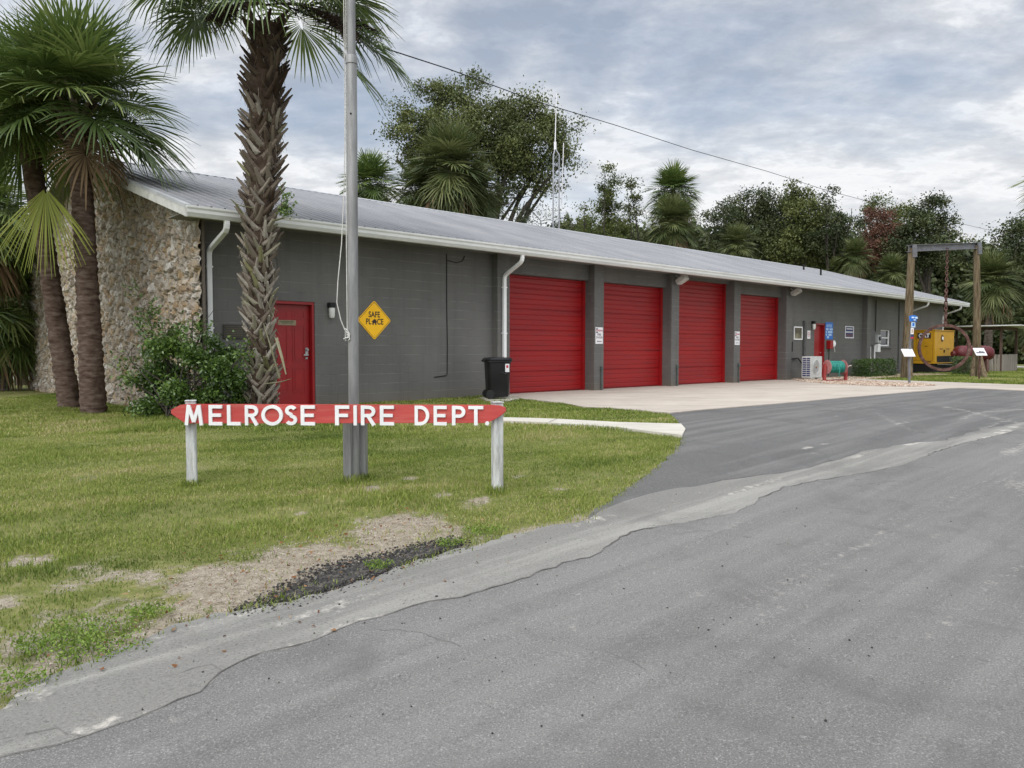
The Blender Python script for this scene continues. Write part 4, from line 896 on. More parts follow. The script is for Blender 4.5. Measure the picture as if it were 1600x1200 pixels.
stubs(rng, org2+np.array([0, 0, .1]), 36, .2, .8, M_boot, T2)
# --- tall booted palm beside the flagpole
B3 = AT(408, 657, 13.2); B3.z = zf(B3.x, B3.y)
TP = AT(418, 40, 13.2)
T3 = empty('palm_tree', B3, 0, 'tall palm tree with a criss-cross booted trunk in front of the small red door', 'palm tree', 'sabal palms in front of the station')
Lt = TP-B3; cpx = [(410, 657, 29), (408, 560, 25), (404, 420, 27), (408, 300, 31), (413, 180, 37), (414, 100, 36), (418, 40, 32)]
cl = []; 
for x_, y_, r_px in cpx: p_ = AT(x_, y_, 13.2)-B3; cl.append((p_, r_px*13.2/FPX*.60))
cl[0] = (Vector((cl[0][0].x, cl[0][0].y, -.2)), cl[0][1])
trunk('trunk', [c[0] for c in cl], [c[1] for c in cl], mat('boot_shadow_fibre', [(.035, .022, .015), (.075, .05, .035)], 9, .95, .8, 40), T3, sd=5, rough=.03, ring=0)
def cl_at(z):
    for (a, ra), (b, rb) in zip(cl, cl[1:]):
        if z <= b.z or b is cl[-1][0]: f = (z-a.z)/(b.z-a.z); return a.lerp(b, f), ra+(rb-ra)*f
rng = np.random.default_rng(3); HT = cl[-1][0].z; nb_ = 460; bt = MB(); jt = 0
for i in range(nb_):
    z = .12+(HT-.05)*(i/nb_)**1.0; a = i*2.39996+rng.normal(0, .10); c_, r_ = cl_at(min(z, HT-.01)); fz_ = z/HT
    out = Vector((math.cos(a), math.sin(a), 0)); tg = Vector((-math.sin(a), math.cos(a), 0))
    L = rng.uniform(.18, .36)*(1.0 if fz_ > .4 else .9); wd = rng.uniform(.028, .052); tilt = rng.uniform(.38, .72) if fz_ > .4 else rng.uniform(.22, .52); sw = rng.choice([-1, 1])*rng.uniform(.25, .85)
    if rng.random() < .07: continue
    base_c = c_+Vector((0, 0, z-c_.z)); bt.cur = float(np.clip(rng.normal(.15 if fz_ > .8 else (.55 if fz_ > .5 else .78), .20), 0, 1))
    if .05 < fz_ < .45 and rng.random() < .18: bt.cur = .9
    d = (out*tilt+Vector((0, 0, 1))+tg*sw).normalized(); root = base_c+out*(r_*.92)
    # strap: hollow-faced wedge of five sections, widening to a forked foot
    n1_ = d.cross(tg).normalized();
    if n1_.dot(out) < 0: n1_ = -n1_
    s1 = n1_.cross(d).normalized(); vs = []
    for t_, w_, th_ in ((-.16, 1.75, .012), (.10, 1.30, .030), (.45, .86, .030), (.80, .66, .022), (1.0, .50, .010)):
        c0 = root+d*L*t_+out*(.05*t_*t_); ww_ = wd*w_
        vs += [c0-s1*ww_, c0-s1*ww_*.35+n1_*th_*1.3, c0+s1*ww_*.35+n1_*th_*1.3, c0+s1*ww_, c0-n1_*th_*.6]
    bt.add(vs, [(k*5+j, k*5+(j+1) % 5, (k+1)*5+(j+1) % 5, (k+1)*5+j) for k in range(4) for j in range(5)]+[(0, 1, 2, 3, 4), (20, 21, 22, 23, 24)])
fb = MB()
for i in range(420):
    z = rng.uniform(.1, HT-.1); a = rng.uniform(0, 6.28); c_, r_ = cl_at(z); o = Vector((math.cos(a), math.sin(a), 0)); p0 = c_+o*(r_+.02); L = rng.uniform(.12, .35); fb.cur = rng.uniform(0, .9)
    fb.tube([p0, p0+o*.06+Vector((rng.normal(0, .03), rng.normal(0, .03), -L*.4)), p0+o*.07+Vector((rng.normal(0, .06), rng.normal(0, .06), -L))], [.005, .004, .002], 3, False)
fb.build('trunk_fibres', M_boot, T3)
bt_o = bt.build('boots', M_boot, T3); bt_o['label'] = 'criss-cross grey leaf bases wrapping the trunk'
mb = MB(); pb = AT(428, 620, 12.85)-B3
for (p0, p1, p2, w0) in (((437, 590), (424, 545), (412, 505), .035), ((432, 528), (441, 560), (447, 585), .03), ((415, 600), (438, 597), (455, 592), .028), ((395, 325), (380, 322), (368, 318), .03), ((428, 345), (445, 340), (460, 341), .03), ((380, 335), (368, 318), (360, 311), .03)):
    mb = MB(); mb.cur = .95; mb.tube([AT(*p0, 12.9)-B3, AT(*p1, 12.75)-B3, AT(*p2, 12.7)-B3], [w0, w0*.8, w0*.35], 5, squash=.4); mb.build('broken_boot', M_boot, T3)
rng = np.random.default_rng(21); org3 = np.array(Lt)+np.array([0, 0, .95])
for v, f, r in palm_crown(rng, org3, 25, 1.25, 1.05, 46, 80, -12): np_obj('frond', v, f, M_frond, T3, {'rnd': r})
rng = np.random.default_rng(22)
for (az, el, Lp, dr) in ((84, -6, 1.25, .12), (98, -30, 1.5, .25), (90, -14, 1.75, .35), (-80, 8, 1.3, .6), (-100, 14, 1.5, .55), (-60, 16, 1.5, .5), (65, 22, 1.3, .35), (170, -5, 1.0, .6), (150, 10, 1.1, .55), (-150, 5, 1.1, .6)):
    v, f, r = frond(rng, org3-np.array([0, 0, .45]), R(az), R(el), Lp, 1.0, 46, dr, 4, .22); np_obj('frond', v, f, M_frond, T3, {'rnd': r})
# dark fruit stalks hanging on the flagpole side
rng = np.random.default_rng(8); M_fruit = mat('fruit_stalk', [(.022, .013, .010), (.05, .03, .022)], 9, .9)
for az, el, L_ in ((92, 5, 1.5), (80, 12, 1.9), (108, 0, 1.7), (-75, 20, 1.1), (-110, 0, .9)):
    mb = MB(); o0 = Vector(org3)-Vector((0, 0, .6)); d = Vector((math.sin(R(az))*math.cos(R(el)), math.cos(R(az))*math.cos(R(el)), math.sin(R(el))))
    P_ = [o0+d*L_*t_-Vector((0, 0, .38*L_*t_**2)) for t_ in np.linspace(0, 1, 7)]; mb.tube(P_, [.016]*3+[.011]*4, 5)
    for k in range(110):
        q = P_[2].lerp(P_[6], rng.random()) if rng.random() < .4 else P_[4].lerp(P_[6], rng.random()); dv = Vector(rng.normal(0, 1, 3)).normalized(); ln = rng.uniform(.10, .32); e = q+dv*ln*.7-Vector((0, 0, ln*.5)); mb.tube([q, q.lerp(e, .5)+Vector((0, 0, .02)), e], .0028, 3, False)
        for j in range(7): c_ = q.lerp(e, rng.random())+Vector(rng.normal(0, .012, 3)); s_ = rng.uniform(.009, .016); mb.add([c_+Vector((s_, 0, 0)), c_-Vector((s_, 0, 0)), c_+Vector((0, s_, 0)), c_-Vector((0, s_, 0)), c_+Vector((0, 0, s_)), c_-Vector((0, 0, s_))], [(0, 2, 4), (2, 1, 4), (1, 3, 4), (3, 0, 4), (2, 0, 5), (1, 2, 5), (3, 1, 5), (0, 3, 5)])
    mb.build('fruit_stalk', M_fruit, T3)

# --- leaf clouds
def leaves(rng, C_, size, asp=.5, tri=False):
    n = len(C_); a = rng.normal(0, 1, (n, 3)); a /= np.linalg.norm(a, axis=1)[:, None]; b = np.cross(a, rng.normal(0, 1, (n, 3))); b /= np.linalg.norm(b, axis=1)[:, None]
    s = (size*rng.uniform(.6, 1.25, n))[:, None]
    V_ = np.stack([C_-a*s*.5, C_+b*s*asp*.5, C_+a*s*.5, C_-b*s*asp*.5], 1).reshape(-1, 3)
    return V_, np.arange(4*n).reshape(n, 4)
DENS = 5.6
def clump_points(rng, clumps, per_m3, sub=.42, flat=.75):
    """clumps: (centre, (rx, ry, rz), density) -> leaf centres gathered into smaller tufts"""
    P_, Q_ = [], []
    for c_, r_, dn in clumps:
        vol = r_[0]*r_[1]*r_[2]*4.19; ns = max(4, int(vol*dn*1.5/(sub**1.2*1.6))); u = rng.normal(0, 1, (ns, 3)); u /= np.linalg.norm(u, axis=1)[:, None]; rad = rng.uniform(0, 1, ns)**.42
        sc = u*rad[:, None]*np.array(r_)+np.array(c_); tone = rng.uniform(0, 1, ns); k = max(6, int(vol*per_m3*dn*DENS/ns))
        q = np.repeat(sc, k, 0)+rng.normal(0, 1, (ns*k, 3))*sub*np.array([.62, .62, .62*flat])*rng.uniform(.6, 1.3, ns).repeat(k)[:, None]
        P_.append(q); Q_.append(np.repeat(tone, k))
    return np.concatenate(P_), np.concatenate(Q_)
def broad_tree(name, label, cat, clumps, depth, size, per, m, tr_px, sd, group=None, sub=.42, bark=True, trr=.28, dj=.8, asp=.55):
    """clumps in (px, py, rpx, rpy, density); each gets its own distance around the tree's"""
    rng = np.random.default_rng(sd); k = depth/FPX
    gb = AT(tr_px, 600, depth); gb.z = zf(gb.x, gb.y); T_ = empty(name, gb, 0, label, cat, group); cl_ = []
    for x, y, rx, ry, dn in clumps:
        c_ = AT(x, y, depth+rng.uniform(-dj, dj))-gb; cl_.append((tuple(c_), (rx*k, (rx+ry)*.5*k*.9, ry*k), dn))
    P_, Q_ = clump_points(rng, cl_, per, sub); V_, F_ = leaves(rng, P_, size*.92, asp)
    rn = np.clip(np.repeat(Q_*.7+rng.uniform(0, .3, len(Q_)), 4), 0, 1); np_obj('crown', V_, F_, m, T_, {'rnd': rn})
    top = max(c[0][2] for c in cl_); fork = Vector((rng.uniform(-.2, .2), 0, max(1.0, min(c[0][2] for c in cl_)*.55)))
    mb = MB(); mb.tube([(0, 0, -.2), fork*.5+Vector((.1, 0, 0)), fork], [trr*1.25, trr, trr*.85], 10)
    for c_, r_, dn in cl_:
        e = Vector(c_); mdp = fork.lerp(e, .5)+Vector((rng.normal(0, .25), rng.normal(0, .25), rng.uniform(-.1, .5))); mb.tube([fork, fork.lerp(mdp, .5)+Vector((0, 0, .1)), mdp, e, e+Vector((rng.normal(0, .2), 0, r_[2]*.7))], [trr*.55, trr*.42, trr*.3, trr*.16, .02], 6)
        for j in range(5): q = mdp.lerp(e, rng.uniform(.3, 1)); u = Vector(rng.normal(0, 1, 3)).normalized(); u.z = abs(u.z)*.6; mb.tube([q, q+Vector((u.x*r_[0], u.y*r_[1], u.z*r_[2]))*.75], [trr*.12, .012], 4)
    mb.build('trunk', M_wood, T_); return T_
M_oak = leaf_mat('oak_leaf', [(0, (.045, .060, .018)), (.5, (.092, .112, .034)), (1, (.165, .185, .06))], .55, .15)
M_oakd = leaf_mat('dark_leaf', [(0, (.026, .036, .015)), (.5, (.052, .068, .025)), (1, (.098, .118, .042))], .55, .15)
M_lite = leaf_mat('light_leaf', [(0, (.05, .07, .018)), (.5, (.095, .12, .03)), (1, (.16, .18, .05))], .55, .25)
M_rust = leaf_mat('rust_leaf', [(0, (.07, .034, .022)), (.5, (.14, .066, .042)), (1, (.20, .105, .065))], .7, .15)
M_bush = leaf_mat('shrub_leaf', [(0, (.035, .07, .014)), (.5, (.075, .135, .026)), (.85, (.13, .21, .04)), (1, (.20, .28, .065))], .35, .2, .5)
broad_tree('oak_tree', 'large spreading oak tree behind the middle of the roof', 'tree',
  [(705,150,62,36,.8),(660,200,52,44,.9),(760,190,58,42,.5),(830,178,52,34,.9),(868,215,40,34,.9),(735,195,60,44,.8),(815,225,55,40,.9),(680,225,46,40,1),(780,250,50,30,.8),(820,290,40,24,.7),(760,300,34,22,.9),(860,285,26,20,.5),(800,230,60,42,.8),(700,240,60,40,1),(850,262,50,30,.7),(885,245,26,30,.5),(640,245,34,30,.7),(790,285,44,24,.35),(620,250,18,16,.5)],
  38, .15, 95, M_oak, 770, 31, sub=.5, trr=.34)
broad_tree('small_tree', 'thin hanging tree just left of the radio mast', 'tree', [(815,330,14,22,.7),(820,350,10,16,.9),(800,335,14,10,.25)], 36, .12, 130, M_oakd, 818, 32, trr=.12)
broad_tree('bare_tree', 'sparse nearly bare tree round the foot of the radio mast', 'tree', [(845,345,26,22,.16),(875,340,30,24,.16),(895,352,14,10,.5)], 37, .10, 130, M_oak, 860, 33, trr=.14)
broad_tree('slender_tree', 'pale green slender tree, taller of the pair right of the radio mast', 'tree', [(945,285,20,26,.8),(950,325,26,30,.9),(935,360,30,24,1),(962,368,30,20,1)], 46, .15, 110, M_lite, 948, 34, trr=.16)
broad_tree('slender_tree', 'slim brownish green tree just left of the tall far palm', 'tree', [(985,290,12,24,.8),(984,330,15,26,1),(990,370,26,22,1)], 48, .15, 110, M_oak, 986, 35, trr=.15)
broad_tree('slender_tree', 'short pointed tree right behind the radio mast', 'tree', [(914,330,9,18,.8),(914,356,14,18,.9)], 44, .14, 110, M_lite, 914, 36, trr=.12)
broad_tree('oak_tree', 'dark oak with a broad low crown above the last bay doors', 'tree', [(1165,330,40,26,1),(1205,322,36,28,1),(1130,345,28,24,.9),(1180,375,60,36,1.1),(1225,360,40,40,1.1),(1140,385,36,26,1.1)], 58, .2, 55, M_oakd, 1180, 37, sub=.6)
broad_tree('oak_tree', 'olive oak with a rounded top above the far end of the ridge', 'tree', [(1245,310,28,26,1),(1265,345,36,36,1.1),(1240,385,50,34,1.1),(1290,390,40,34,1.1)], 56, .2, 60, M_oak, 1255, 38, sub=.6)
broad_tree('tall_tree', 'thin dark tree top poking above the tree line under the wire', 'tree', [(1297,308,13,14,.9),(1292,335,10,18,.7),(1310,350,26,20,.5),(1330,340,30,20,.3),(1300,375,36,24,1)], 54, .18, 70, M_oakd, 1298, 39, trr=.16)
broad_tree('oak_tree', 'loose green tree standing behind the rust brown one', 'tree', [(1365,325,32,18,.6),(1400,330,28,18,.7),(1345,350,26,20,.4),(1420,350,26,26,.8)], 60, .18, 65, M_lite, 1385, 40, sub=.55)
broad_tree('brown_tree', 'rust brown withering tree above the hoist frame', 'tree', [(1375,345,30,26,1),(1385,380,36,32,1.1),(1365,400,30,24,1)], 55, .17, 75, M_rust, 1378, 41)
broad_tree('oak_tree', 'dark oak with a lobed top just above the steel beam', 'tree', [(1452,328,30,24,.9),(1440,355,36,28,1),(1470,350,22,26,.9),(1425,385,40,34,1.1),(1465,390,30,30,1.1)], 53, .19, 65, M_oakd, 1448, 42, sub=.55)
broad_tree('oak_tree', 'broad green tree at the right edge of the picture', 'tree', [(1592,360,34,26,.9),(1585,400,34,26,1),(1600,440,40,36,1),(1625,380,40,50,1)], 50, .19, 65, M_oakd, 1615, 43, sub=.55)
broad_tree('low_tree', 'low olive trees filling the gap behind the hoist frame', 'tree', [(1500,395,36,18,1),(1535,392,26,16,1),(1560,400,26,16,1),(1520,420,50,24,1)], 70, .24, 35, M_oak, 1520, 44, sub=.8)
# dark wood behind: trees merging into one mass
rng = np.random.default_rng(77)
def wood(name, label, boxes, m, sd, size=.42, per=14):
    rng = np.random.default_rng(sd); cl_ = []
    for x0, x1, y0, y1, d0, d1 in boxes:
        for _ in range(int((x1-x0)/5)):
            d = rng.uniform(d0, d1); k = d/FPX; x = rng.uniform(x0, x1); y = rng.uniform(y0, y1); cl_.append((tuple(AT(x, y, d)), (24*k, 20*k, 22*k), 1))
    P_, Q_ = clump_points(rng, cl_, per*1.4, .8); P_[:, 2] = np.maximum(P_[:, 2], .05); V_, F_ = leaves(rng, P_, size, .7)
    return tag(np_obj(name, V_, F_, m, None, {'rnd': np.clip(np.repeat(Q_*.7+rng.uniform(0, .3, len(Q_)), 4), 0, 1)}), label, 'wood', kind='stuff')
wood('far_wood', 'dark mass of woodland closing the view behind the station and shelter', [(1080, 1660, 405, 470, 62, 70), (1250, 1660, 450, 545, 60, 66), (1380, 1700, 500, 575, 60, 66), (1080, 1400, 385, 420, 64, 70), (860, 1100, 372, 400, 60, 66)], M_oakd, 50)
wood('far_wood', 'dark thicket behind the left end of the building', [(-160, 60, 380, 590, 34, 40), (-200, 40, 330, 420, 36, 42), (-900, -160, 400, 590, 42, 50)], M_oakd, 51, .30, 22)
# --- palms behind
def far_palm(px, py, gy, depth, scale, label, sd, n=30, nseg=24, trr=.17, el1=-55, lean=0, m=None, base_px=None):
    rng = np.random.default_rng(sd); gb = AT(base_px or px, 600, depth); gb.z = zf(gb.x, gb.y); tp = AT(px, py, depth)-gb
    T_ = empty('palm_tree', gb, 0, label, 'palm tree', 'sabal palms behind the station')
    trunk('trunk', [Vector((0, 0, -.2)), tp*.5+Vector((lean, 0, 0)), tp], [trr*1.15, trr, trr], M_bark, T_, seg=12, rough=.02, sd=sd, step=.3)
    v, f, r = merge(palm_crown(rng, np.array(tp), int(n*1.6), .72*scale, .95*scale, nseg+8, 82, el1, 3)); np_obj('crown', v, f, m or M_frondF, T_, {'rnd': r})
    v, f, r = merge([frond(rng, np.array(tp), rng.uniform(0, 6.28), R(rng.uniform(-75, -45)), .8*scale, .8*scale, 14, .9, 3, .3) for _ in range(7)]); np_obj('dead_fronds', v, f, M_dead, T_, {'rnd': r})
    return T_
far_palm(578, 290, 0, 33, .95, 'dark palm crown showing above the roof just right of the flagpole', 61, m=M_frond)
far_palm(702, 262, 0, 31, 1.25, 'big shaggy palm in front of the large oak behind the roof', 62, n=40, el1=-70)
far_palm(655, 300, 0, 32, .95, 'shaggy low palm left of the big shaggy palm', 63, el1=-75)
far_palm(745, 305, 0, 32.5, .85, 'shaggy palm with a visible thin trunk right of the big shaggy palm', 64, el1=-60, base_px=758)
far_palm(1052, 300, 0, 46, 1.15, 'tall palm with a round dark crown rising above the roof ridge', 65, n=36, m=M_frond)
far_palm(1052, 350, 0, 43, 1.1, 'palm with hanging pale fronds in front of the tall far palm', 66, n=34, el1=-70)
far_palm(1152, 385, 0, 44, .85, 'low palm crown just above the roof by the dark oak', 67)
far_palm(1336, 402, 0, 52, .85, 'light green palm in front of the rust brown tree', 68)
far_palm(1392, 428, 0, 50, .85, 'light green palm just left of the hoist frame', 69)
far_palm(1308, 425, 0, 53, .6, 'smallest palm crown peeping over the far end of the roof', 70, n=22)
far_palm(1549, 440, 0, 44, 1.15, 'pale green palm with a full round crown standing behind the open shelter', 71, n=42, el1=-65, base_px=1541, trr=.2)
far_palm(1612, 505, 0, 46, .9, 'low palm at the right edge behind the shelter roof', 72, el1=-50)
far_palm(1668, 285, 0, 22, .85, 'palm whose frond tips reach in at the upper right edge', 73, m=M_frond, nseg=34)
far_palm(5, 480, 0, 23.5, 1.2, 'dark palm growing behind the stone end wall', 74, n=36, m=M_frond, el1=-60, nseg=34)
far_palm(-30, 330, 0, 21, 1.15, 'tall palm at the left edge behind the leaning one', 75, n=30, m=M_frond, nseg=34)
far_palm(32, 420, 0, 27, 1.0, 'palm with brown skirts in the shade behind the stone wall', 76, n=26, m=M_frond)
# --- shrub by the stone wall
SBp = G(290, 655); k = SBp.y/FPX
T_ = empty('shrub', SBp, 0, 'large leafy green shrub in front of the stone wall corner', 'shrub'); rng = np.random.default_rng(9); cl_ = []
for x, y, rx, ry, dn in ((240,585,38,45,1),(290,550,42,34,.9),(335,570,40,38,1),(365,600,28,36,.9),(285,610,60,36,1.2),(350,625,40,26,1.1),(235,630,34,22,1.1),(262,530,24,20,.6),(300,516,20,14,.35),(205,565,16,20,.3),(225,520,14,20,.25),(385,545,12,22,.3),(318,505,10,14,.25),(340,540,24,16,.5),(212,600,14,22,.6),(375,560,14,18,.5)):
    c_ = AT(x, y, SBp.y+.1+rng.uniform(-.25, .25))-SBp; cl_.append((tuple(c_), (rx*k, rx*k*.8+.1, ry*k), dn))
P_, Q_ = clump_points(rng, cl_, 2100, .15, .9); P_ = P_[P_[:, 2] > .02]; Q_ = rng.uniform(0, 1, len(P_))*.75+.25*np.clip(wob(P_[:, 0], P_[:, 2], 7, 3), -1, 1)+.1
V_, F_ = leaves(rng, P_, .072, .5); np_obj('foliage', V_, F_, M_bush, T_, {'rnd': np.clip(np.repeat(Q_, 4), 0, 1)})
mb = MB()
for i in range(26):
    c_ = Vector(cl_[i % len(cl_)][0]); b_ = Vector((rng.uniform(-.3, .3), rng.uniform(-.2, .2), 0)); mb.tube([b_, b_.lerp(c_, .5)+Vector((0, 0, .1)), c_, c_+Vector((rng.normal(0, .12), rng.normal(0, .12), .22))], [.018, .013, .008, .004], 5)
mb.build('stems', M_wood, T_)
# the tall thin sprout above it
mb = MB(); S0 = AT(243, 600, SBp.y+.3)-SBp; pts = [AT(x, y, SBp.y+.3)-SBp for x, y in ((243,600),(240,545),(236,510),(231,478),(222,455))]; mb.tube(pts, [.012, .010, .008, .005, .002], 5); tips = []
for i in range(26): q = pts[1].lerp(pts[4], rng.random()) if i > 8 else pts[2].lerp(pts[3], rng.random()); e = q+Vector((rng.uniform(-.32, .32), rng.uniform(-.2, .2), rng.uniform(-.02, .22))); mb.tube([q, q.lerp(e, .6)+Vector((0, 0, .02)), e], [.004, .003, .0015], 4); tips.append((q, e))
mb.build('sprout', M_wood, T_); P_ = np.array([tuple(q.lerp(e, rng.uniform(.3, 1.05))+Vector(rng.normal(0, .015, 3))) for q, e in tips for _ in range(22)]); V_, F_ = leaves(rng, P_, .05, .5); np_obj('sprout_leaves', V_, F_, M_bush, T_, {'rnd': np.repeat(rng.uniform(.3, .9, len(P_)), 4)})
# climber rooted in the boots of the tall palm
C0 = AT(438, 335, 12.85); T_ = empty('climbing_plant', C0, 0, 'small bright green plant growing out of the booted palm trunk', 'plant'); mb = MB(); tips = []
for i in range(16):
    e = Vector((rng.uniform(-.02, .26), rng.uniform(-.2, .1), rng.uniform(-.05, .55))); mb.tube([(0, 0, 0), e*.55+Vector((0, 0, .06)), e], [.005, .004, .002], 4); tips.append(e)
mb.build('stems', M_wood, T_); P_ = np.array([tuple(e*rng.uniform(.35, 1.05)+Vector(rng.normal(0, .025, 3))) for e in tips for _ in range(16)]); V_, F_ = leaves(rng, P_, .06, .55); np_obj('foliage', V_, F_, M_bush, T_, {'rnd': np.repeat(rng.uniform(.5, 1, len(P_)), 4)})
def box_bush(name, label, c0, L_, W_, H_, sd, yaw=BANG, cat='shrub', n=9000, m=None):
    rng = np.random.default_rng(sd); T_ = empty(name, c0, yaw, label, cat); u = rng.uniform(-1, 1, (n, 3)); u *= (np.max(np.abs(u), 1)**-1*rng.uniform(.55, 1, n)**.4)[:, None]
    P_ = u*np.array([L_/2, W_/2, H_/2])+np.array([0, 0, H_/2]); P_ += np.stack([wob(P_[:, 1], P_[:, 2], 6, sd), wob(P_[:, 0], P_[:, 2], 6, sd+1), wob(P_[:, 0], P_[:, 1], 6, sd+2)], 1)*.08; P_ = P_[P_[:, 2] > .02]
    V_, F_ = leaves(rng, P_, .06, .5); np_obj('foliage', V_, F_, m or M_bush, T_, {'rnd': np.clip(np.repeat(rng.uniform(0, .8, len(P_))*.6+.3*wob(P_[:, 0], P_[:, 2], 9, sd)+.1, 4), 0, 1)})
    mb = MB()
    for i in range(12): x = rng.uniform(-.4, .4)*L_; mb.tube([(x, 0, 0), (x+rng.normal(0, .1), rng.normal(0, .1), H_*.8)], [.015, .006], 4)
    mb.build('stems', M_wood, T_)
hA = B(15.7, -.55); hB = B(18.6, -.55); box_bush('hedge', 'low clipped hedge along the grey wall under the small window', (hA+hB)/2, (hB-hA).length, .8, .72, 91, cat='hedge')
box_bush('shrub', 'round green bush between the yellow generator and the red tank', G(1508, 585.5), 1.1, .9, .8, 92, n=5000)

# ================================================================ grass
def grass(name, label, gen, ntry, dens_fn, h0, h1, wd, sd, m):
    rng = np.random.default_rng(sd); x, y = gen(rng, ntry); keep = rng.uniform(0, 1, len(x)) < dens_fn(x, y); x, y = x[keep], y[keep]; n = len(x)
    z = -.42*(1-np.where(y/14 > 1, 1, np.clip(y/14, 0, 1)**2*(3-2*np.clip(y/14, 0, 1)))); a_ = np.clip((-x-4)/4, 0, 1); b_ = np.clip((y-7)/5, 0, 1); z -= .12*a_*a_*(3-2*a_)*b_*b_*(3-2*b_)
    tall = np.clip(.75+.5*wob(x, y, 2.2, 6), .35, 1.4); h = rng.uniform(h0, h1, n)*tall; az = rng.uniform(0, 2*np.pi, n); ln = rng.uniform(.15, 1.0, n)*h; w_ = wd*rng.uniform(.6, 1.3, n)
    dx, dy = np.cos(az), np.sin(az); sx_, sy_ = -dy*w_/2, dx*w_/2; b0 = np.stack([x, y, z-.012], 1); S = np.stack([sx_, sy_, 0*x], 1); D = np.stack([dx*ln, dy*ln, 0*x], 1); H = np.stack([0*x, 0*x, h], 1)
    V_ = np.stack([b0-S, b0+S, b0+D*.35+H*.6+S*.8, b0+D*.35+H*.6-S*.8, b0+D+H], 1).reshape(-1, 3)
    k = np.arange(n)[:, None]*5; F = np.concatenate([k+np.array([0, 1, 2, 3]), k+np.array([3, 2, 4, 4])]) 
    F3 = np.concatenate([k+np.array([0, 1, 2]), k+np.array([0, 2, 3]), k+np.array([3, 2, 4])])
    tone = np.clip(.44+.36*wob(x, y, .9, 7)+.28*wob(x, y, 5, 9)+rng.normal(0, .22, n), 0, 1)
    return tag(np_obj(name, V_, F3, m, None, {'rnd': np.repeat(tone, 5)}), label, 'grass', kind='stuff')
M_grass = leaf_mat('grass_blade', [(0, (.09, .135, .024)), (.30, (.165, .225, .040)), (.6, (.26, .315, .065)), (.82, (.37, .355, .12)), (1, (.47, .41, .23))], .6, .3, .2)
NOT = [poly_np(p) for p in (ROAD, SHOULD, DRIVE, APRON, WALK)]
def lawn_ok(x, y, m_=0.0):
    k = np.ones(len(x), bool)
    for p in NOT: k &= ~inside(p, x, y)
    lx = (x-O.x)*U.x+(y-O.y)*U.y; ly = (x-O.x)*V.x+(y-O.y)*V.y; k &= ~((lx > U0-.03) & (lx < U1+.1) & (ly > .15) & (ly < VB+.2)); return k
def dn_near(x, y):
    b = bare(x, y); d = np.hypot(x, y); return lawn_ok(x, y)*np.clip(1.0-b*1.25, .04, 1)*np.clip(.72+.75*wob(x, y, 3.1, 40), .22, 1)*np.clip(8.5/d, .35, 1)
def gen_box(x0, x1, y0, y1):
    def g(rng, n): return rng.uniform(x0, x1, n), rng.uniform(y0, y1, n)
    return g
grass('lawn_grass', 'short patchy green and straw coloured grass of the front lawn', gen_box(-9, 3.3, 2.8, 11), 700000, dn_near, .016, .048, .0055, 1, M_grass)
grass('lawn_grass', 'green grass of the lawn running up to the station walls', gen_box(-13, 4, 11, 24), 330000, lambda x, y: lawn_ok(x, y)*np.where(x > -9.5+(y-11)*-.6, 1.0, .8), .03, .075, .011, 2, M_grass)
grass('verge_grass', 'green grass strip round the hoist frame and shelter at the right', gen_box(8, 34, 25, 48), 260000, lambda x, y: lawn_ok(x, y)*(((x-O.x)*V.x+(y-O.y)*V.y) < 0)*.9, .04, .09, .02, 3, M_grass)
TFT = [(*G(a, b)[:2], r) for a, b, r in ((294,756,.10),(776,768,.10),(543,753,.12),(566,746,.12),(112,642,.35),(147,648,.4),(410,655,.45),(290,660,1.0),(240,655,.5),(360,655,.5))]
def tuft_dn(x, y):
    d = np.zeros(len(x))
    for a, b, r in TFT: d = np.maximum(d, np.clip(1.3-np.hypot(x-a, y-b)/r, 0, 1))
    return d*lawn_ok(x, y)
grass('grass_tufts', 'taller grass tufts left round the posts, palms and shrub', gen_box(-10, 1, 6.5, 16), 900000, tuft_dn, .05, .13, .007, 33, M_grass)
def strag_dn(x, y): return np.clip(1-seg_dist(EDGE, x, y)/.10, 0, 1)*np.clip(.2+wob(x, y, 5, 50), 0, 1)+np.clip(1-seg_dist(E2, x, y)/.08, 0, 1)*.6
grass('edge_grass', 'straggling grass creeping over the edge of the asphalt', gen_box(-9, 3.3, 2.8, 11), 500000, strag_dn, .02, .06, .006, 34, M_grass)
# weeds and tufts along the bare edge
rng = np.random.default_rng(14); P_ = []
for px, py, r in ((110,1005,.26),(135,985,.2),(60,1010,.14),(755,832,.16),(700,852,.10),(150,1020,.2),(590,888,.09),(30,1068,.14),(230,960,.12)):
    g = G(px, py); n = int(3000*r); a = rng.uniform(0, 6.28, n); q = np.sqrt(rng.uniform(0, 1, n))*r*(1+.3*np.sin(a*3)); P_.append(np.stack([g.x+q*np.cos(a), g.y+q*np.sin(a)*.8, g.z+rng.uniform(.0, .05, n)], 1))
P_ = np.concatenate(P_); V_, F_ = leaves(rng, P_, .02, .42)
tag(np_obj('weeds', V_, F_, leaf_mat('weed_leaf', [(0, (.09, .15, .02)), (.5, (.16, .25, .035)), (1, (.24, .33, .06))], .5, .25), None, {'rnd': np.repeat(rng.uniform(0, 1, len(P_)), 4)}), 'bright green low weeds on the bare earth at the road edge', 'weeds', kind='stuff')
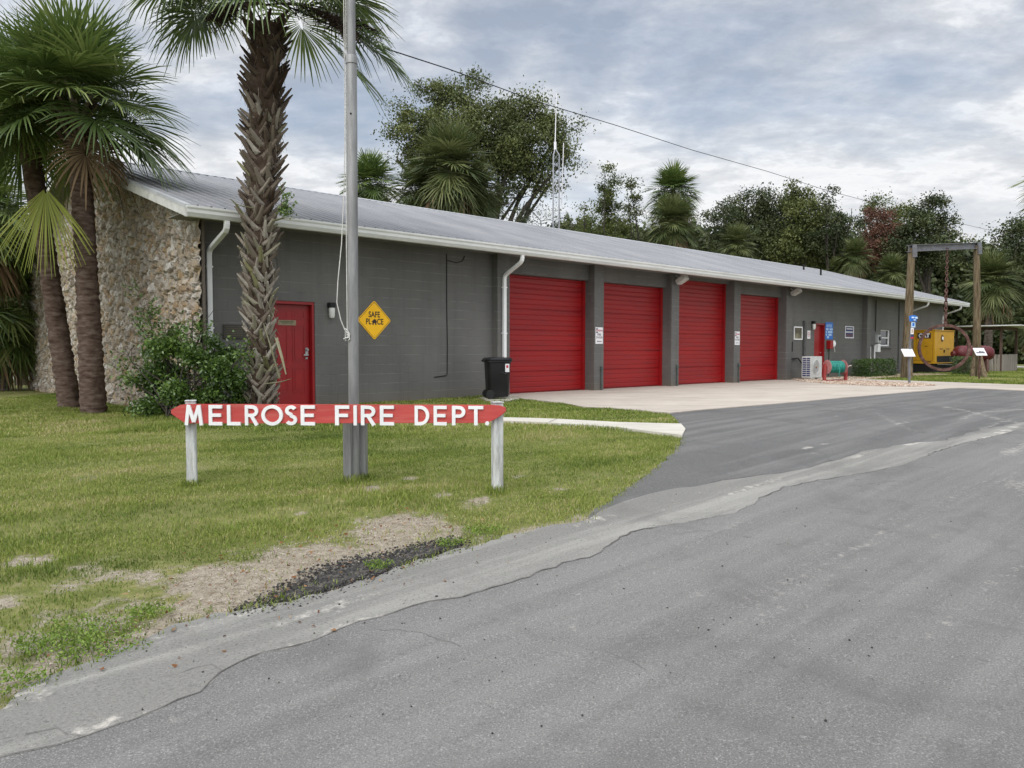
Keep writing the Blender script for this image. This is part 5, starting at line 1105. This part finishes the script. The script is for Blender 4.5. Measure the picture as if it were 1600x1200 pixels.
# ================================================================ loose stones, asphalt crumbs, leaf litter
def pebbles(name, label, pts, s0, s1, m, sd, cat='stones', flat=.6):
    rng = np.random.default_rng(sd); n = len(pts); pts = np.asarray(pts, float)
    base = np.array([[1, 0, 0], [-1, 0, 0], [0, 1, 0], [0, -1, 0], [0, 0, 1], [0, 0, -1]], float); tri = np.array([[0, 2, 4], [2, 1, 4], [1, 3, 4], [3, 0, 4], [2, 0, 5], [1, 2, 5], [3, 1, 5], [0, 3, 5]])
    s = (s0+(s1-s0)*rng.uniform(0, 1, n)**2.2)[:, None, None]; an = rng.uniform(0, 6.28, n); c_, s_ = np.cos(an), np.sin(an); b = base[None]*rng.uniform(.6, 1.3, (n, 6, 1))*np.array([1, .8, flat]); bx = b[:, :, 0]*c_[:, None]-b[:, :, 1]*s_[:, None]; by = b[:, :, 0]*s_[:, None]+b[:, :, 1]*c_[:, None]
    V_ = np.stack([bx, by, b[:, :, 2]], 2)*s+pts[:, None, :]; F_ = (tri[None]+np.arange(n)[:, None, None]*6).reshape(-1, 3)
    return tag(np_obj(name, V_.reshape(-1, 3), F_, m, None, {'rnd': np.repeat(rng.uniform(0, 1, n), 6)}), label, cat, kind='stuff')
def scatter(poly, n, sd, soft=.1, off=.0):
    rng = np.random.default_rng(sd); pn = poly_np(poly); x0, y0 = pn.min(0)-soft; x1, y1 = pn.max(0)+soft; x = rng.uniform(x0, x1, n*8); y = rng.uniform(y0, y1, n*8); ins = inside(pn, x, y); d = seg_dist(pn, x, y, True); k = ins | (d < soft*rng.uniform(0, 1, len(x))**2); x, y = x[k][:n], y[k][:n]
    return [(a, b, zf(a, b)+off) for a, b in zip(x, y)]
M_road_old = mat('broken_asphalt', [(.02, .019, .018), (.05, .047, .044), (.12, .105, .085)], 22, .95, .9, 60, .02)
M_crumb = leaf_mat('asphalt_crumb', [(0, (.018, .017, .016)), (.8, (.05, .047, .044)), (1, (.16, .15, .13))], .9, 0, .2)
CRP = g2([(394,951),(437,930),(470,912),(505,893),(540,880),(575,874),(610,868),(650,858),(700,846),(712,852),(690,860),(656,872),(608,888),(569,902),(525,915),(481,930),(437,942)])
BRK = dense(g2([(437,934),(470,918),(505,901),(545,886),(580,878),(615,872),(650,862),(690,851),(700,856),(655,871),(608,889),(569,902),(525,915),(481,930)]), .05, .03, 9)
sheet('broken_asphalt', BRK, .2, .006, M_road_old)
pebbles('asphalt_crumbs', 'black broken asphalt crumbs along the edge of the road', scatter(CRP, 5200, 3, .16, .002), .003, .018, M_crumb, 4, 'rubble')
M_peb = leaf_mat('pebble', [(0, (.10, .08, .06)), (.5, (.28, .23, .18)), (1, (.5, .45, .38))], .9, 0, .2)
pebbles('grit', 'scattered grit and small pebbles on the bare sandy earth', scatter(SAND, 4000, 6, .25, 0), .002, .009, M_peb, 7, 'grit')
rr_ = np.random.default_rng(8); gp = [G(a, b) for a, b in zip(rr_.uniform(200, 1500, 260), rr_.uniform(700, 1150, 260))]
pebbles('road_grit', 'few tiny dark and pale stones lying on the road', [(p.x, p.y, p.z+.008) for p in gp], .003, .009, M_crumb, 9, 'grit')
GRV = g2([(1237,592.3),(1250,596.5),(1290,600.5),(1380,604.5),(1430,605),(1462,603.5),(1440,600.3),(1380,597.4),(1330,595),(1300,592.8)])
GRV2 = [tuple(B(11.05, .15)[:2]), tuple(B(11.05, -.7)[:2])] + g2([(1300,592.5),(1340,593.5)]) + [tuple(B(17.6, -1.5)[:2]), tuple(B(22, -2.0)[:2]), tuple(B(22, .1)[:2])]
M_rock = leaf_mat('tan_rock', [(0, (.20, .12, .085)), (.4, (.38, .28, .21)), (.8, (.52, .43, .34)), (1, (.62, .56, .48))], .9, 0, .2)
pebbles('gravel_bed', 'pinkish tan rocks spread between the wall and the concrete', scatter(GRV, 5200, 10, .05, .03)+scatter(GRV2, 9000, 11, .05, .012), .018, .055, M_rock, 12, 'gravel')
M_litter = leaf_mat('dry_leaf', [(0, (.12, .05, .025)), (.6, (.22, .11, .05)), (1, (.32, .22, .12))], .8, .1, .1)
lp = scatter(SAND, 260, 15, .6, .012)+[tuple(G(a, b)+Vector((0, 0, .012))) for a, b in ((1230,850),(630,835),(640,842),(655,838),(350,1020),(215,1010),(620,838))]
V_, F_ = leaves(np.random.default_rng(16), np.array(lp), .035, .6); V_[:, 2] = np.repeat(np.array(lp)[:, 2], 4)+np.random.default_rng(17).uniform(-.006, .012, len(V_))
tag(np_obj('leaf_litter', V_, F_, M_litter, None, {'rnd': np.repeat(np.random.default_rng(18).uniform(0, 1, len(lp)), 4)}), 'dry brown leaves scattered on the bare earth', 'leaves', kind='stuff')
# ================================================================ things at the far end
M_acw = mat('ac_enamel', [(.52, .53, .51), (.62, .62, .60)], 3, .45, dirt=((.35, .33, .3), 7, .5))
# --- air conditioner: long fan face looks away from the wall
ac = empty('air_conditioner', G(1266.5, 595)+V*.175+Vector((0, 0, .08)), BANG, 'white outdoor air conditioner on concrete blocks beside the far red door', 'air conditioner')
MB().box(0, .88, -.175, .175, .02, .80).build('casing', M_acw, ac, bevel=.015)
fg = MB().lathe([(.235, 0), (.26, .004), (.26, .02), (.245, .022), (.235, .01)], Matrix.Translation((.40, -.176, .42)) @ Matrix.Rotation(R(90), 4, 'X'), 28).build('fan_ring', M_acw, ac)
MB().lathe([(.0, 0), (.235, 0), (.235, .004), (0, .004)], Matrix.Translation((.40, -.1755, .42)) @ Matrix.Rotation(R(90), 4, 'X'), 28).build('fan_opening', mat('fan_grey', [(.05, .05, .048), (.09, .09, .085)], 6, .6), ac)
mb = MB()
for r_ in (.05, .085, .12, .155, .19, .22): ribbon(mb, arc(.40, .42, r_, r_, 0, 360, 28), .006, -.190, -.184, 1, 1, 0, 0)
for k in range(8): a = math.pi*k/4; mb.tube([(.40+.04*math.cos(a), -.187, .42+.04*math.sin(a)), (.40+.235*math.cos(a), -.187, .42+.235*math.sin(a))], .004, 4)
mb.build('guard', M_galv, ac)
mb = MB(); mb.lathe([(0, 0), (.06, 0), (.05, .03), (0, .035)], Matrix.Translation((.40, -.181, .42)) @ Matrix.Rotation(R(90), 4, 'X'), 14); mb.build('hub', mat('rusty_hub', [(.25, .16, .10), (.32, .25, .2)], 8, .7), ac)
mb = MB()
for i in range(9):
    for a_, b_ in ((-.145, -.02), (.0, .135)): mb.box(-.006, .001, a_, b_, .08+.077*i, .08+.077*i+.048)
mb.build('side_louvre', M_navy, ac)
mb = MB().box(.55, .84, -.22, .10, -.10, .018); mb.build('foot', M_walk, ac); MB().box(.04, .24, -.22, .10, -.10, .018).build('foot', M_walk, ac)
# --- hose reel
hr = G(1305, 596.5); HR = empty('hose_reel', hr, R(14), 'red hose reel wound with teal garden hose standing on the gravel', 'hose reel')
M_redr = mat('faded_red_steel', [(.26, .025, .025), (.38, .07, .065)], 5, .6, dirt=((.15, .05, .04), 9, .6)); M_pink = mat('reel_flange', [(.36, .13, .13), (.48, .24, .23)], 5, .6)
M_teal = mat('teal_hose', [(.02, .20, .16), (.05, .33, .27)], 9, .5)
RX = lambda x: Matrix.Translation((x, 0, .52)) @ Matrix.Rotation(R(90), 4, 'Y')
for x in (-.34, .30): MB().lathe([(0, -.008), (.245, -.008), (.25, 0), (.245, .008), (0, .008)], RX(x), 26).build('flange', M_pink, HR)
rng = np.random.default_rng(3); mb = MB(); P_ = []
for lay, rr0, n in ((0, .13, 11), (1, .165, 11), (2, .195, 9)):
    for i in range(n*14):
        a = 2*math.pi*i/14; x = (-.30+.56*i/(n*14)) if lay % 2 == 0 else (.26-.56*i/(n*14)); P_.append((x+rng.normal(0, .004), rr0*math.cos(a), .52+rr0*math.sin(a)))
mb.tube(P_, .019, 6); mb.tube([(-.02, -.20, .52), (.02, -.215, .38), (-.01, -.20, .30), (.03, -.19, .20)], .017, 6); mb.build('hose', M_teal, HR)
MB().tube([(-.50, 0, .52), (.46, 0, .52)], .028, 10).build('axle', M_redr, HR)
for s_ in (-1, 1):
    x = -.44 if s_ < 0 else .42; mb = MB(); mb.box(x-.045, x+.045, -.05, .05, -.05, .62); mb.box(x-.04, x+.04, -.30, .30, -.03, .04); mb.build('stand', M_redr, HR, bevel=.006)
MB().box(-.40, .38, -.03, .03, .02, .07).build('cross_bar', M_redr, HR)
mb = MB(); mb.tube([(.42, 0, .52), (.53, 0, .52), (.53, -.02, .56), (.62, -.03, .56)], .016, 8); mb.build('crank', mat('crank_bright', [(.5, .42, .38), (.6, .5, .45)], 5, .5), HR)
mb = MB(); mb.tube([(-.02, .1, .05), (.2, .3, .04), (.45, .28, .04), (.62, .2, .04), (.5, .1, .05)], .03, 8); mb.build('coiled_hose', M_black, HR)
# --- generator
gc = G(1459, 583.5); gloc = Vector(gc); u0 = (gc-O).dot(U); v0 = (gc-O).dot(V)
GE = empty('generator', gc, BANG, 'large yellow generator cabinet on a black base marked CAT', 'generator')
M_cat = mat('yellow_enamel', [(.46, .24, .008), (.54, .29, .011)], 2, .45, dirt=((.22, .12, .02), 5, .45)); M_catd = mat('yellow_shadow_gap', [(.10, .055, .008)], 3, .6)
W_, L_, z0, z1 = 1.52, 2.7, .46, 2.02
MB().box(0, L_, 0, W_, z0, z1).build('cabinet', M_cat, GE, bevel=.02)
MB().box(-.03, L_+.03, -.03, W_+.03, z1+.001, z1+.05).build('roof_panel', M_cat, GE, bevel=.015)
MB().box(.03, L_-.03, .05, W_+.45, -.1, z0-.002).build('fuel_tank', M_dark, GE, bevel=.01)
MB().box(-.02, L_+.02, -.02, W_+.02, z0-.001+.002, z0+.05).build('base_rail', M_cat, GE)
Sx = lambda mb, y0_, y1_, a_, b_, d=.008: mb.box(-d, -.0005, y0_, y1_, a_, b_)      # on the end face (x = 0)
mb = MB(); 
for y_ in (.06, .80): Sx(mb, y_, y_+.012, .62, 1.95, .003)
Sx(mb, .06, 1.5, .60, .612, .003); mb.build('door_gap', M_catd, GE)
for y_ in (.30, 1.0, 1.28): MB().box(-.025, -.001, y_, y_+.12, 1.28, 1.305).build('latch', M_dark, GE)
for y_ in (.12, 1.12): MB().box(-.006, -.0005, y_, y_+.24, .52-.0, .575).build('vent_slot', mat('brown_slot', [(.09, .03, .01)], 3, .7), GE)
lg = MB().box(-.010, -.001, .16, .76, 1.66, 1.92).build('logo_plate', M_ink, GE)
cu = text('CAT', .26, 'lettering', M_wsign, lg, (0, 0, 0), .002, .012, .95); cu.data.transform(Matrix.Translation((-.0115, .46, 1.785)) @ Matrix.Rotation(R(-90), 4, 'Z'))
MB().prism([(.40, 1.675), (.52, 1.675), (.46, 1.745)], -.0135, -.0128, Matrix(((0, 0, 1, 0), (1, 0, 0, 0), (0, 1, 0, 0), (0, 0, 0, 1)))).build('logo_wedge', M_cat, lg)
mb = MB(); mb.box(.10, .22, -.003, -.0005, z0+.08, z1-.06); mb.build('corner_trim', mat('yellow_light', [(.52, .30, .03)], 3, .45), GE)
mb = MB(); mb.lathe([(0, 0), (.17, 0), (.17, .02), (.13, .03), (0, .03)], Matrix.Translation((1.0, 0, 1.68)) @ Matrix.Rotation(R(90), 4, 'X'), 16); mb.build('gauge_port', M_catd, GE); MB().lathe([(0, .031), (.09, .031), (.08, .05), (0, .055)], Matrix.Translation((1.0, 0, 1.66)) @ Matrix.Rotation(R(90), 4, 'X'), 14).build('gauge', M_wsign, GE)
for x_ in (.7, 1.6): MB().box(x_, x_+.45, -.004, -.0005, 1.14, 1.18).build('louvre', M_catd, GE)
MB().box(1.25, 1.35, -.03, -.001, .98, 1.12).build('handle', M_dark, GE, bevel=.005)
MB().box(.35, L_-.1, -.012, -.001, z0-.18+.2, .82).build('intake', M_dark, GE)
MB().tube([(.35, -.05, .42), (L_+.4, -.08, .37)], .022, 6).build('pipe', M_steel, GE)
# --- hoist frame with the hanging iron ring
M_pole = mat('timber_pole', [(.075, .055, .032), (.14, .108, .066), (.20, .16, .105)], 4, .9, .5, 30, stretch=(5, 5, .5), spec=.1)
M_ibeam = mat('grey_steel_beam', [(.12, .125, .14), (.18, .185, .20)], 5, .6, dirt=((.14, .09, .06), 6, .5)); M_rust = M_rust
M_rustst = mat('rusted_iron', [(.055, .025, .02), (.11, .055, .045), (.17, .10, .085)], 7, .85, .4, 40)
ga, gb = G(1414.5, 591), G(1526, 588.5); ta, tb = AT(1424.5, 388, ga.y), AT(1526, 384, gb.y)
HF = empty('hoist_frame', (ga+gb)/2, 0, 'tall frame of two timber poles carrying a grey steel beam', 'frame'); c0 = (ga+gb)/2
for a_, b_, r0 in ((ga, ta, .185), (gb, tb, .165)): MB().tube([a_-c0-Vector((0, 0, .3)), (a_+b_)/2-c0+Vector((.015, 0, 0)), b_-c0], [r0, r0*.85, r0*.68], 16).build('pole', M_pole, HF, smooth_=True)
for a_, b_, r0 in ((G(1421.5, 592)-Vector((0, 0, .2)), AT(1420, 535, ga.y-.1), .12), (G(1541, 590)-Vector((0, 0, .2)), AT(1528, 545, gb.y-.2), .11), (G(1519, 589)-Vector((0, 0, .2)), AT(1523, 550, gb.y+.1), .10)): MB().tube([a_-c0, b_-c0], [r0, r0*.8], 12).build('brace', M_pole, HF, smooth_=True)
da = (tb-ta).normalized(); yaw = math.atan2(da.y, da.x); Lb = (tb-ta).length; Mb = Matrix.Translation(ta-c0) @ Matrix.Rotation(yaw, 4, 'Z') @ Matrix.Rotation(-math.asin(da.z), 4, 'Y')
mb = MB(); mb.box(-.18, Lb+.2, -.10, .10, .11, .13, Mb); mb.box(-.18, Lb+.2, -.10, .10, -.13, -.11, Mb); mb.box(-.18, Lb+.2, -.01, .01, -.109, .109, Mb); mb.build('steel_beam', M_ibeam, HF)
for x_ in (0, Lb): mb = MB().box(x_-.10, x_+.10, -.16, -.101, -.36, .135, Mb); mb.build('bracket', M_ibeam, HF)
rc = AT(1475, 543, (ga.y+gb.y)/2); rtop = rc+Vector((0, 0, 0)); RR = 34.3*rc.y/FPX
RG = empty('iron_ring', rc, R(-18), 'big rusty iron ring hanging from the steel beam on a chain', 'ring'); mb = MB(); vs = []; n = 56
for i in range(n):
    a = 2*math.pi*i/n
    for r_, y_ in ((RR+.065, -.06), (RR+.065, .06), (RR-.045, .05), (RR-.045, -.05)): vs.append((r_*math.cos(a), y_, r_*math.sin(a)))
mb.add(vs, [(i*4+k, i*4+(k+1) % 4, ((i+1) % n)*4+(k+1) % 4, ((i+1) % n)*4+k) for i in range(n) for k in range(4)]); mb.build('rim', M_rustst, RG, smooth_=True)
mb = MB(); ln = Vector(((1477-1475)*rc.y/FPX, 0, 0)); zt = (ta.z+tb.z)/2-rc.z-.1; z = RR+.02; k = 0
while z < zt:
    pts = [(.045*math.cos(t_)*(1 if k % 2 else 0)+0.06*0+.03, .045*math.cos(t_)*(0 if k % 2 else 1), z+.07+.075*math.sin(t_)) for t_ in np.linspace(0, 2*math.pi, 11)]; mb.tube(pts, .018 if z > RR+1.4 else .03, 5, False); z += .118; k += 1
mb.build('chain', M_rustst, RG); MB().box(-.03, .09, -.09, .09, RR-.08, RR+.14).build('shackle', M_rustst, RG, bevel=.02)
# --- information stands
def board(name, label, px0, py0, px1, py1, foot, dep, post=True):
    f = G(*foot); d = dep or f.y; k = d/FPX; c_ = AT((px0+px1)/2, (py0+py1)/2, d-.1); Eo = empty(name, f, R(3), label, 'information board')
    c_ = c_-f; w_, h_ = (px1-px0)*k*.94, (py1-py0)*k
    Mt = Matrix.Rotation(-R(3), 4, 'Z') @ Matrix.Translation(c_) @ Matrix.Rotation(R(-35), 4, 'X'); hh = h_/math.cos(R(35))/2*1.0
    poly = [(-w_/2+.03, -hh), (w_/2, -hh), (w_/2-.03, hh), (-w_/2, hh)]
    Bd = MB().prism(poly, -.01, .01, Mt @ Matrix(((1, 0, 0, 0), (0, 0, 1, 0), (0, 1, 0, 0), (0, 0, 0, 1)))).build('board', M_wsign, Eo)
    return Eo, Bd, Mt, w_, hh, f, c_
MS, Bd, Mt, w_, hh, f, c_ = board('marker_post', 'leaning grey post with blue badges and a white tilted board beside the left timber pole', 1409, 545.5, 1429, 557, (1421, 600.5), None)
mb = MB(); MB().tube([(0, 0, -.2), AT(1420.5, 556, f.y)-f, AT(1425.5, 497, f.y)-f], .038, 10).build('post', M_ibeam, MS, smooth_=True)
mb = MB()
for i in range(6): mb.box(-w_*.34, w_*(.30-.06*(i % 2)), -.0125, -.0108, hh*(.6-.24*i), hh*(.6-.24*i)+.012, Mt)
mb.build('small_print', mat('print_grey', [(.35, .38, .42)], 5, .6), Bd)
k = f.y/FPX
c1 = AT(1426, 497.5, f.y-.1)-f; mb = MB(); vs = []; n = 12
for i in range(n+1):
    t_ = i/n*2-1; x = t_*.145; zz_ = -.07*t_*t_-.02*t_
    vs += [(c1.x+x, c1.y-.06*(1-t_*t_)-.02, c1.z+.10+zz_*.6), (c1.x+x*.80, c1.y-.05*(1-t_*t_)-.02, c1.z-.09+zz_*.3)]
mb.add(vs, [(2*i, 2*i+1, 2*i+3, 2*i+2) for i in range(n)]); sp_ = mb.build('curved_badge', M_blue, MS); sp_.modifiers.new('thick', 'SOLIDIFY').thickness = .006
mb = MB(); mb.box(c1.x-.10, c1.x-.01, c1.y-.105, c1.y-.095, c1.z+.0, c1.z+.05); mb.box(c1.x+.02, c1.x+.10, c1.y-.105, c1.y-.095, c1.z-.01, c1.z+.045); mb.box(c1.x-.03, c1.x+.04, c1.y-.105, c1.y-.095, c1.z-.07, c1.z-.035); mb.build('badge_print', M_lblue, sp_)
def plate(px0, py0, px1, py1, m, nm, inner=None):
    a_, b_ = AT(px0, py1, f.y-.12)-f, AT(px1, py0, f.y-.12)-f; o = MB().box(a_.x, b_.x, a_.y-.004, a_.y+.004, a_.z, b_.z).build(nm, m, MS)
    if inner: w2, h2 = (b_.x-a_.x), (b_.z-a_.z); MB().box(a_.x+w2*.22, b_.x-w2*.22, a_.y-.006, a_.y-.0045, a_.z+h2*.2, b_.z-h2*.2).build('plate_print', inner, o)
plate(1423.5, 503, 1430, 511.5, M_lblue, 'badge_plate', M_blue); plate(1422.5, 512.5, 1427.5, 522, M_wsign, 'badge_plate', mat('tan_print', [(.45, .36, .24)], 5, .6)); plate(1422.5, 523.5, 1427.5, 526, M_navy, 'badge_plate'); plate(1422.5, 526.6, 1427.5, 529, M_redp, 'badge_plate')
MS2, Bd, Mt, w_, hh, f2, c2 = board('information_stand', 'white tilted board with a dark locomotive picture before the right timber pole', 1521.5, 544, 1541, 555.5, (1530, 592.5), None)
MB().tube([(0, 0, -.2), (0, 0, c2.z-.02)], .035, 10).build('post', M_rustst, MS2, smooth_=True)
pic = MB().prism([(-w_*.36, -hh*.45), (-w_*.36, -.02), (-w_*.25, .0), (-w_*.2, -hh*.2), (-w_*.08, .02), (0, hh*.35), (w_*.04, .03), (w_*.15, hh*.1), (w_*.26, .02), (w_*.36, -.01), (w_*.38, -hh*.45)], -.0125, -.0108, Mt @ Matrix(((1, 0, 0, 0), (0, 0, 1, 0), (0, 1, 0, 0), (0, 0, 0, 1)))); pic.build('picture', mat('picture_grey', [(.06, .06, .07), (.2, .2, .22)], 18, .6), Bd)
# --- open shelter
M_shw = mat('brown_timber', [(.06, .038, .028), (.12, .08, .06)], 6, .9, .3, 30, stretch=(4, 4, .5)); M_plank = mat('grey_plank', [(.14, .12, .10), (.24, .215, .185), (.31, .28, .245)], 3, .9, .4, 30, stretch=(6, 6, .4))
sc_ = G(1563, 580.5); SH = empty('shelter', sc_, BANG, 'open timber shelter with a thin flat roof and grey plank half walls', 'shelter')
dep, wid, hz = 2.9, 2.7, 2.30
for nm, (x, y) in enumerate(((0, 0), (0, dep), (wid, 0), (wid, dep))): MB().box(x-.055, x+.055, y-.055, y+.055, -.2, hz).build('post', M_shw, SH)
MB().box(-.06, .0, -.05, dep+.05, hz-.16, hz-.001).build('beam', M_shw, SH); MB().box(.01, wid+.06, -.06, .0, hz-.16, hz-.001).build('beam', M_shw, SH)
rf = MB(); rf.prism([(-.6, hz+.03), (wid+1.3, hz-.01), (wid+1.3, hz+.03), (-.6, hz+.08)], -1.0, dep+.5, Matrix(((1, 0, 0, 0), (0, 0, 1, 0), (0, 1, 0, 0), (0, 0, 0, 1)))); rf.build('roof', M_acw, SH)
for (x0, y0_, x1, y1_) in ((0, 0, 0, dep), (0, 0, wid, 0)):
    mb = MB(); n = 19; rr_ = random.Random(4)
    for i in range(n):
        a_, b_ = i/n+.004, (i+1)/n-.004; h_ = .88+rr_.uniform(-.012, .012); o_ = rr_.uniform(0, .006)
        if x0 == x1: mb.box(-.078-o_, -.056, a_*dep, b_*dep, .0, h_)
        else: mb.box(a_*wid, b_*wid, -.078-o_, -.056, .0, h_)
    mb.build('plank_wall', M_plank, SH)
# --- red tank beside the generator
tk = G(1520, 583); TK = empty('red_tank', tk, R(2), 'dark red round-ended tank lying on a rusty cradle left of the shelter', 'tank'); M_maroon = mat('maroon_paint', [(.07, .007, .010), (.11, .014, .018)], 3, .5, dirt=((.17, .06, .055), 4, .4))
kk = tk.y/FPX; zc = (AT(1520, 552, tk.y)-tk).z; L2 = 31*kk; rad = 12*kk
prof = [(0, -L2-.0), (rad*.45, -L2+.02), (rad*.8, -L2+.10), (rad*.97, -L2+.24), (rad, -L2+.4), (rad, L2-.4), (rad*.97, L2-.24), (rad*.8, L2-.1), (rad*.45, L2-.02), (0, L2)]
MB().lathe(prof, Matrix.Translation((0, 0, zc)) @ Matrix.Rotation(R(90), 4, 'Y'), 28).build('shell', M_maroon, TK, smooth_=True)
MB().tube([(-L2-.10, 0, zc-.02), (-L2+.04, 0, zc-.02)], [.12, .14], 14).build('end_flange', M_maroon, TK); MB().tube([(-.3, 0, zc+rad-.03), (-.3, 0, zc+rad+.12)], .05, 10).build('filler_cap', M_rustst, TK)
for x_ in (-L2*.55, L2*.55): MB().box(x_-.05, x_+.05, -rad*.8, rad*.8, -.1, zc-rad*.72).build('cradle', M_rustst, TK); 
MB().box(-L2*.8, L2*.8, -.04, .04, .18, .26).build('cradle_rail', M_rustst, TK)
# --- radio mast behind the roof
mp = AT(868, 600, 31); mp.z = 0; MA = empty('radio_mast', mp, R(20), 'slim lattice radio mast with whip antennas rising behind the roof', 'mast'); M_mast = mat('mast_steel', [(.26, .27, .29), (.34, .35, .37)], 5, .5)
mz = lambda y: AT(868, y, 31).z; mx = lambda x: (x-868)*31/FPX
cs = [(mx(862), -.10), (mx(871.5), -.10), (mx(866), .17)]; zt_ = mz(243)
for x_, y_ in cs: MB().tube([(x_*1.15, y_, 0), (x_, y_, zt_), (mx(866.5), 0, mz(232))], .026, 6).build('leg', M_mast, MA)
mb = MB(); z = .3; k = 0
while z < zt_-.1:
    for i in range(3):
        a_, b_ = cs[i], cs[(i+1) % 3]; mb.tube([(a_[0], a_[1], z), (b_[0], b_[1], z+.30)], .006, 4, False)
    z += .30
mb.build('lattice', M_mast, MA)
MB().tube([(mx(866.5), 0, mz(234)), (mx(866.3), 0, mz(222))], .055, 8).build('antenna_base', M_wsign, MA); MB().tube([(mx(866.3), 0, mz(223)), (mx(868.5), 0, mz(145))], [.022, .012], 6).build('whip_antenna', M_wsign, MA)
MB().tube([(mx(877.5), 0, mz(318)), (mx(880.5), 0, mz(222))], [.022, .016], 6).build('whip_antenna', M_wsign, MA)
for y_ in (297, 311): MB().tube([(cs[1][0], cs[1][1], mz(y_-1.5)), (mx(878), 0, mz(y_))], .014, 6).build('stand_off', M_mast, MA)
# --- overhead wire
wp = [(560,58,15),(587,71,16),(700,107.5,20),(840,159,26),(960,195,32),(1080,234,38),(1200,268,45),(1290,297,52),(1400,326,60),(1500,349,68),(1600,372,76)]
w0 = AT(*wp[0]); WR = [AT(*p)-w0 for p in wp]; WR = [WR[0]+(WR[0]-WR[2])*2.2+Vector((0, 0, .4))]+WR
wo = MB().tube(WR, .014, 6).build('overhead_wire', M_dark); wo.location = w0; tag(wo, 'thin black overhead wire sloping down from upper left to the far trees', 'wire')
# --- unidentified pale form behind the stone wall, modelled as a low gabled box
pc = AT(38, 575, 30); pc.z = 0; bx = empty('pale_form', pc, R(10), 'pale low shed glimpsed through palm fronds left of the stone wall', 'form')
MB().box(-1.2, .6, -.8, .8, 0, 1.5).build('wall', M_acw, bx); MB().prism([(-1.35, 1.501), (.75, 1.501), (-.3, 1.95)], -.95, .95, Matrix(((1, 0, 0, 0), (0, 0, 1, 0), (0, 1, 0, 0), (0, 0, 0, 1)))).build('roof', M_rooftrim, bx)
# pale path beyond the shelter
sheet('far_path', [tuple(p[:2]) for p in (G(1585, 575.5), G(1700, 577), G(1700, 573.5), G(1585, 572.8))], 2, .05, M_walk)
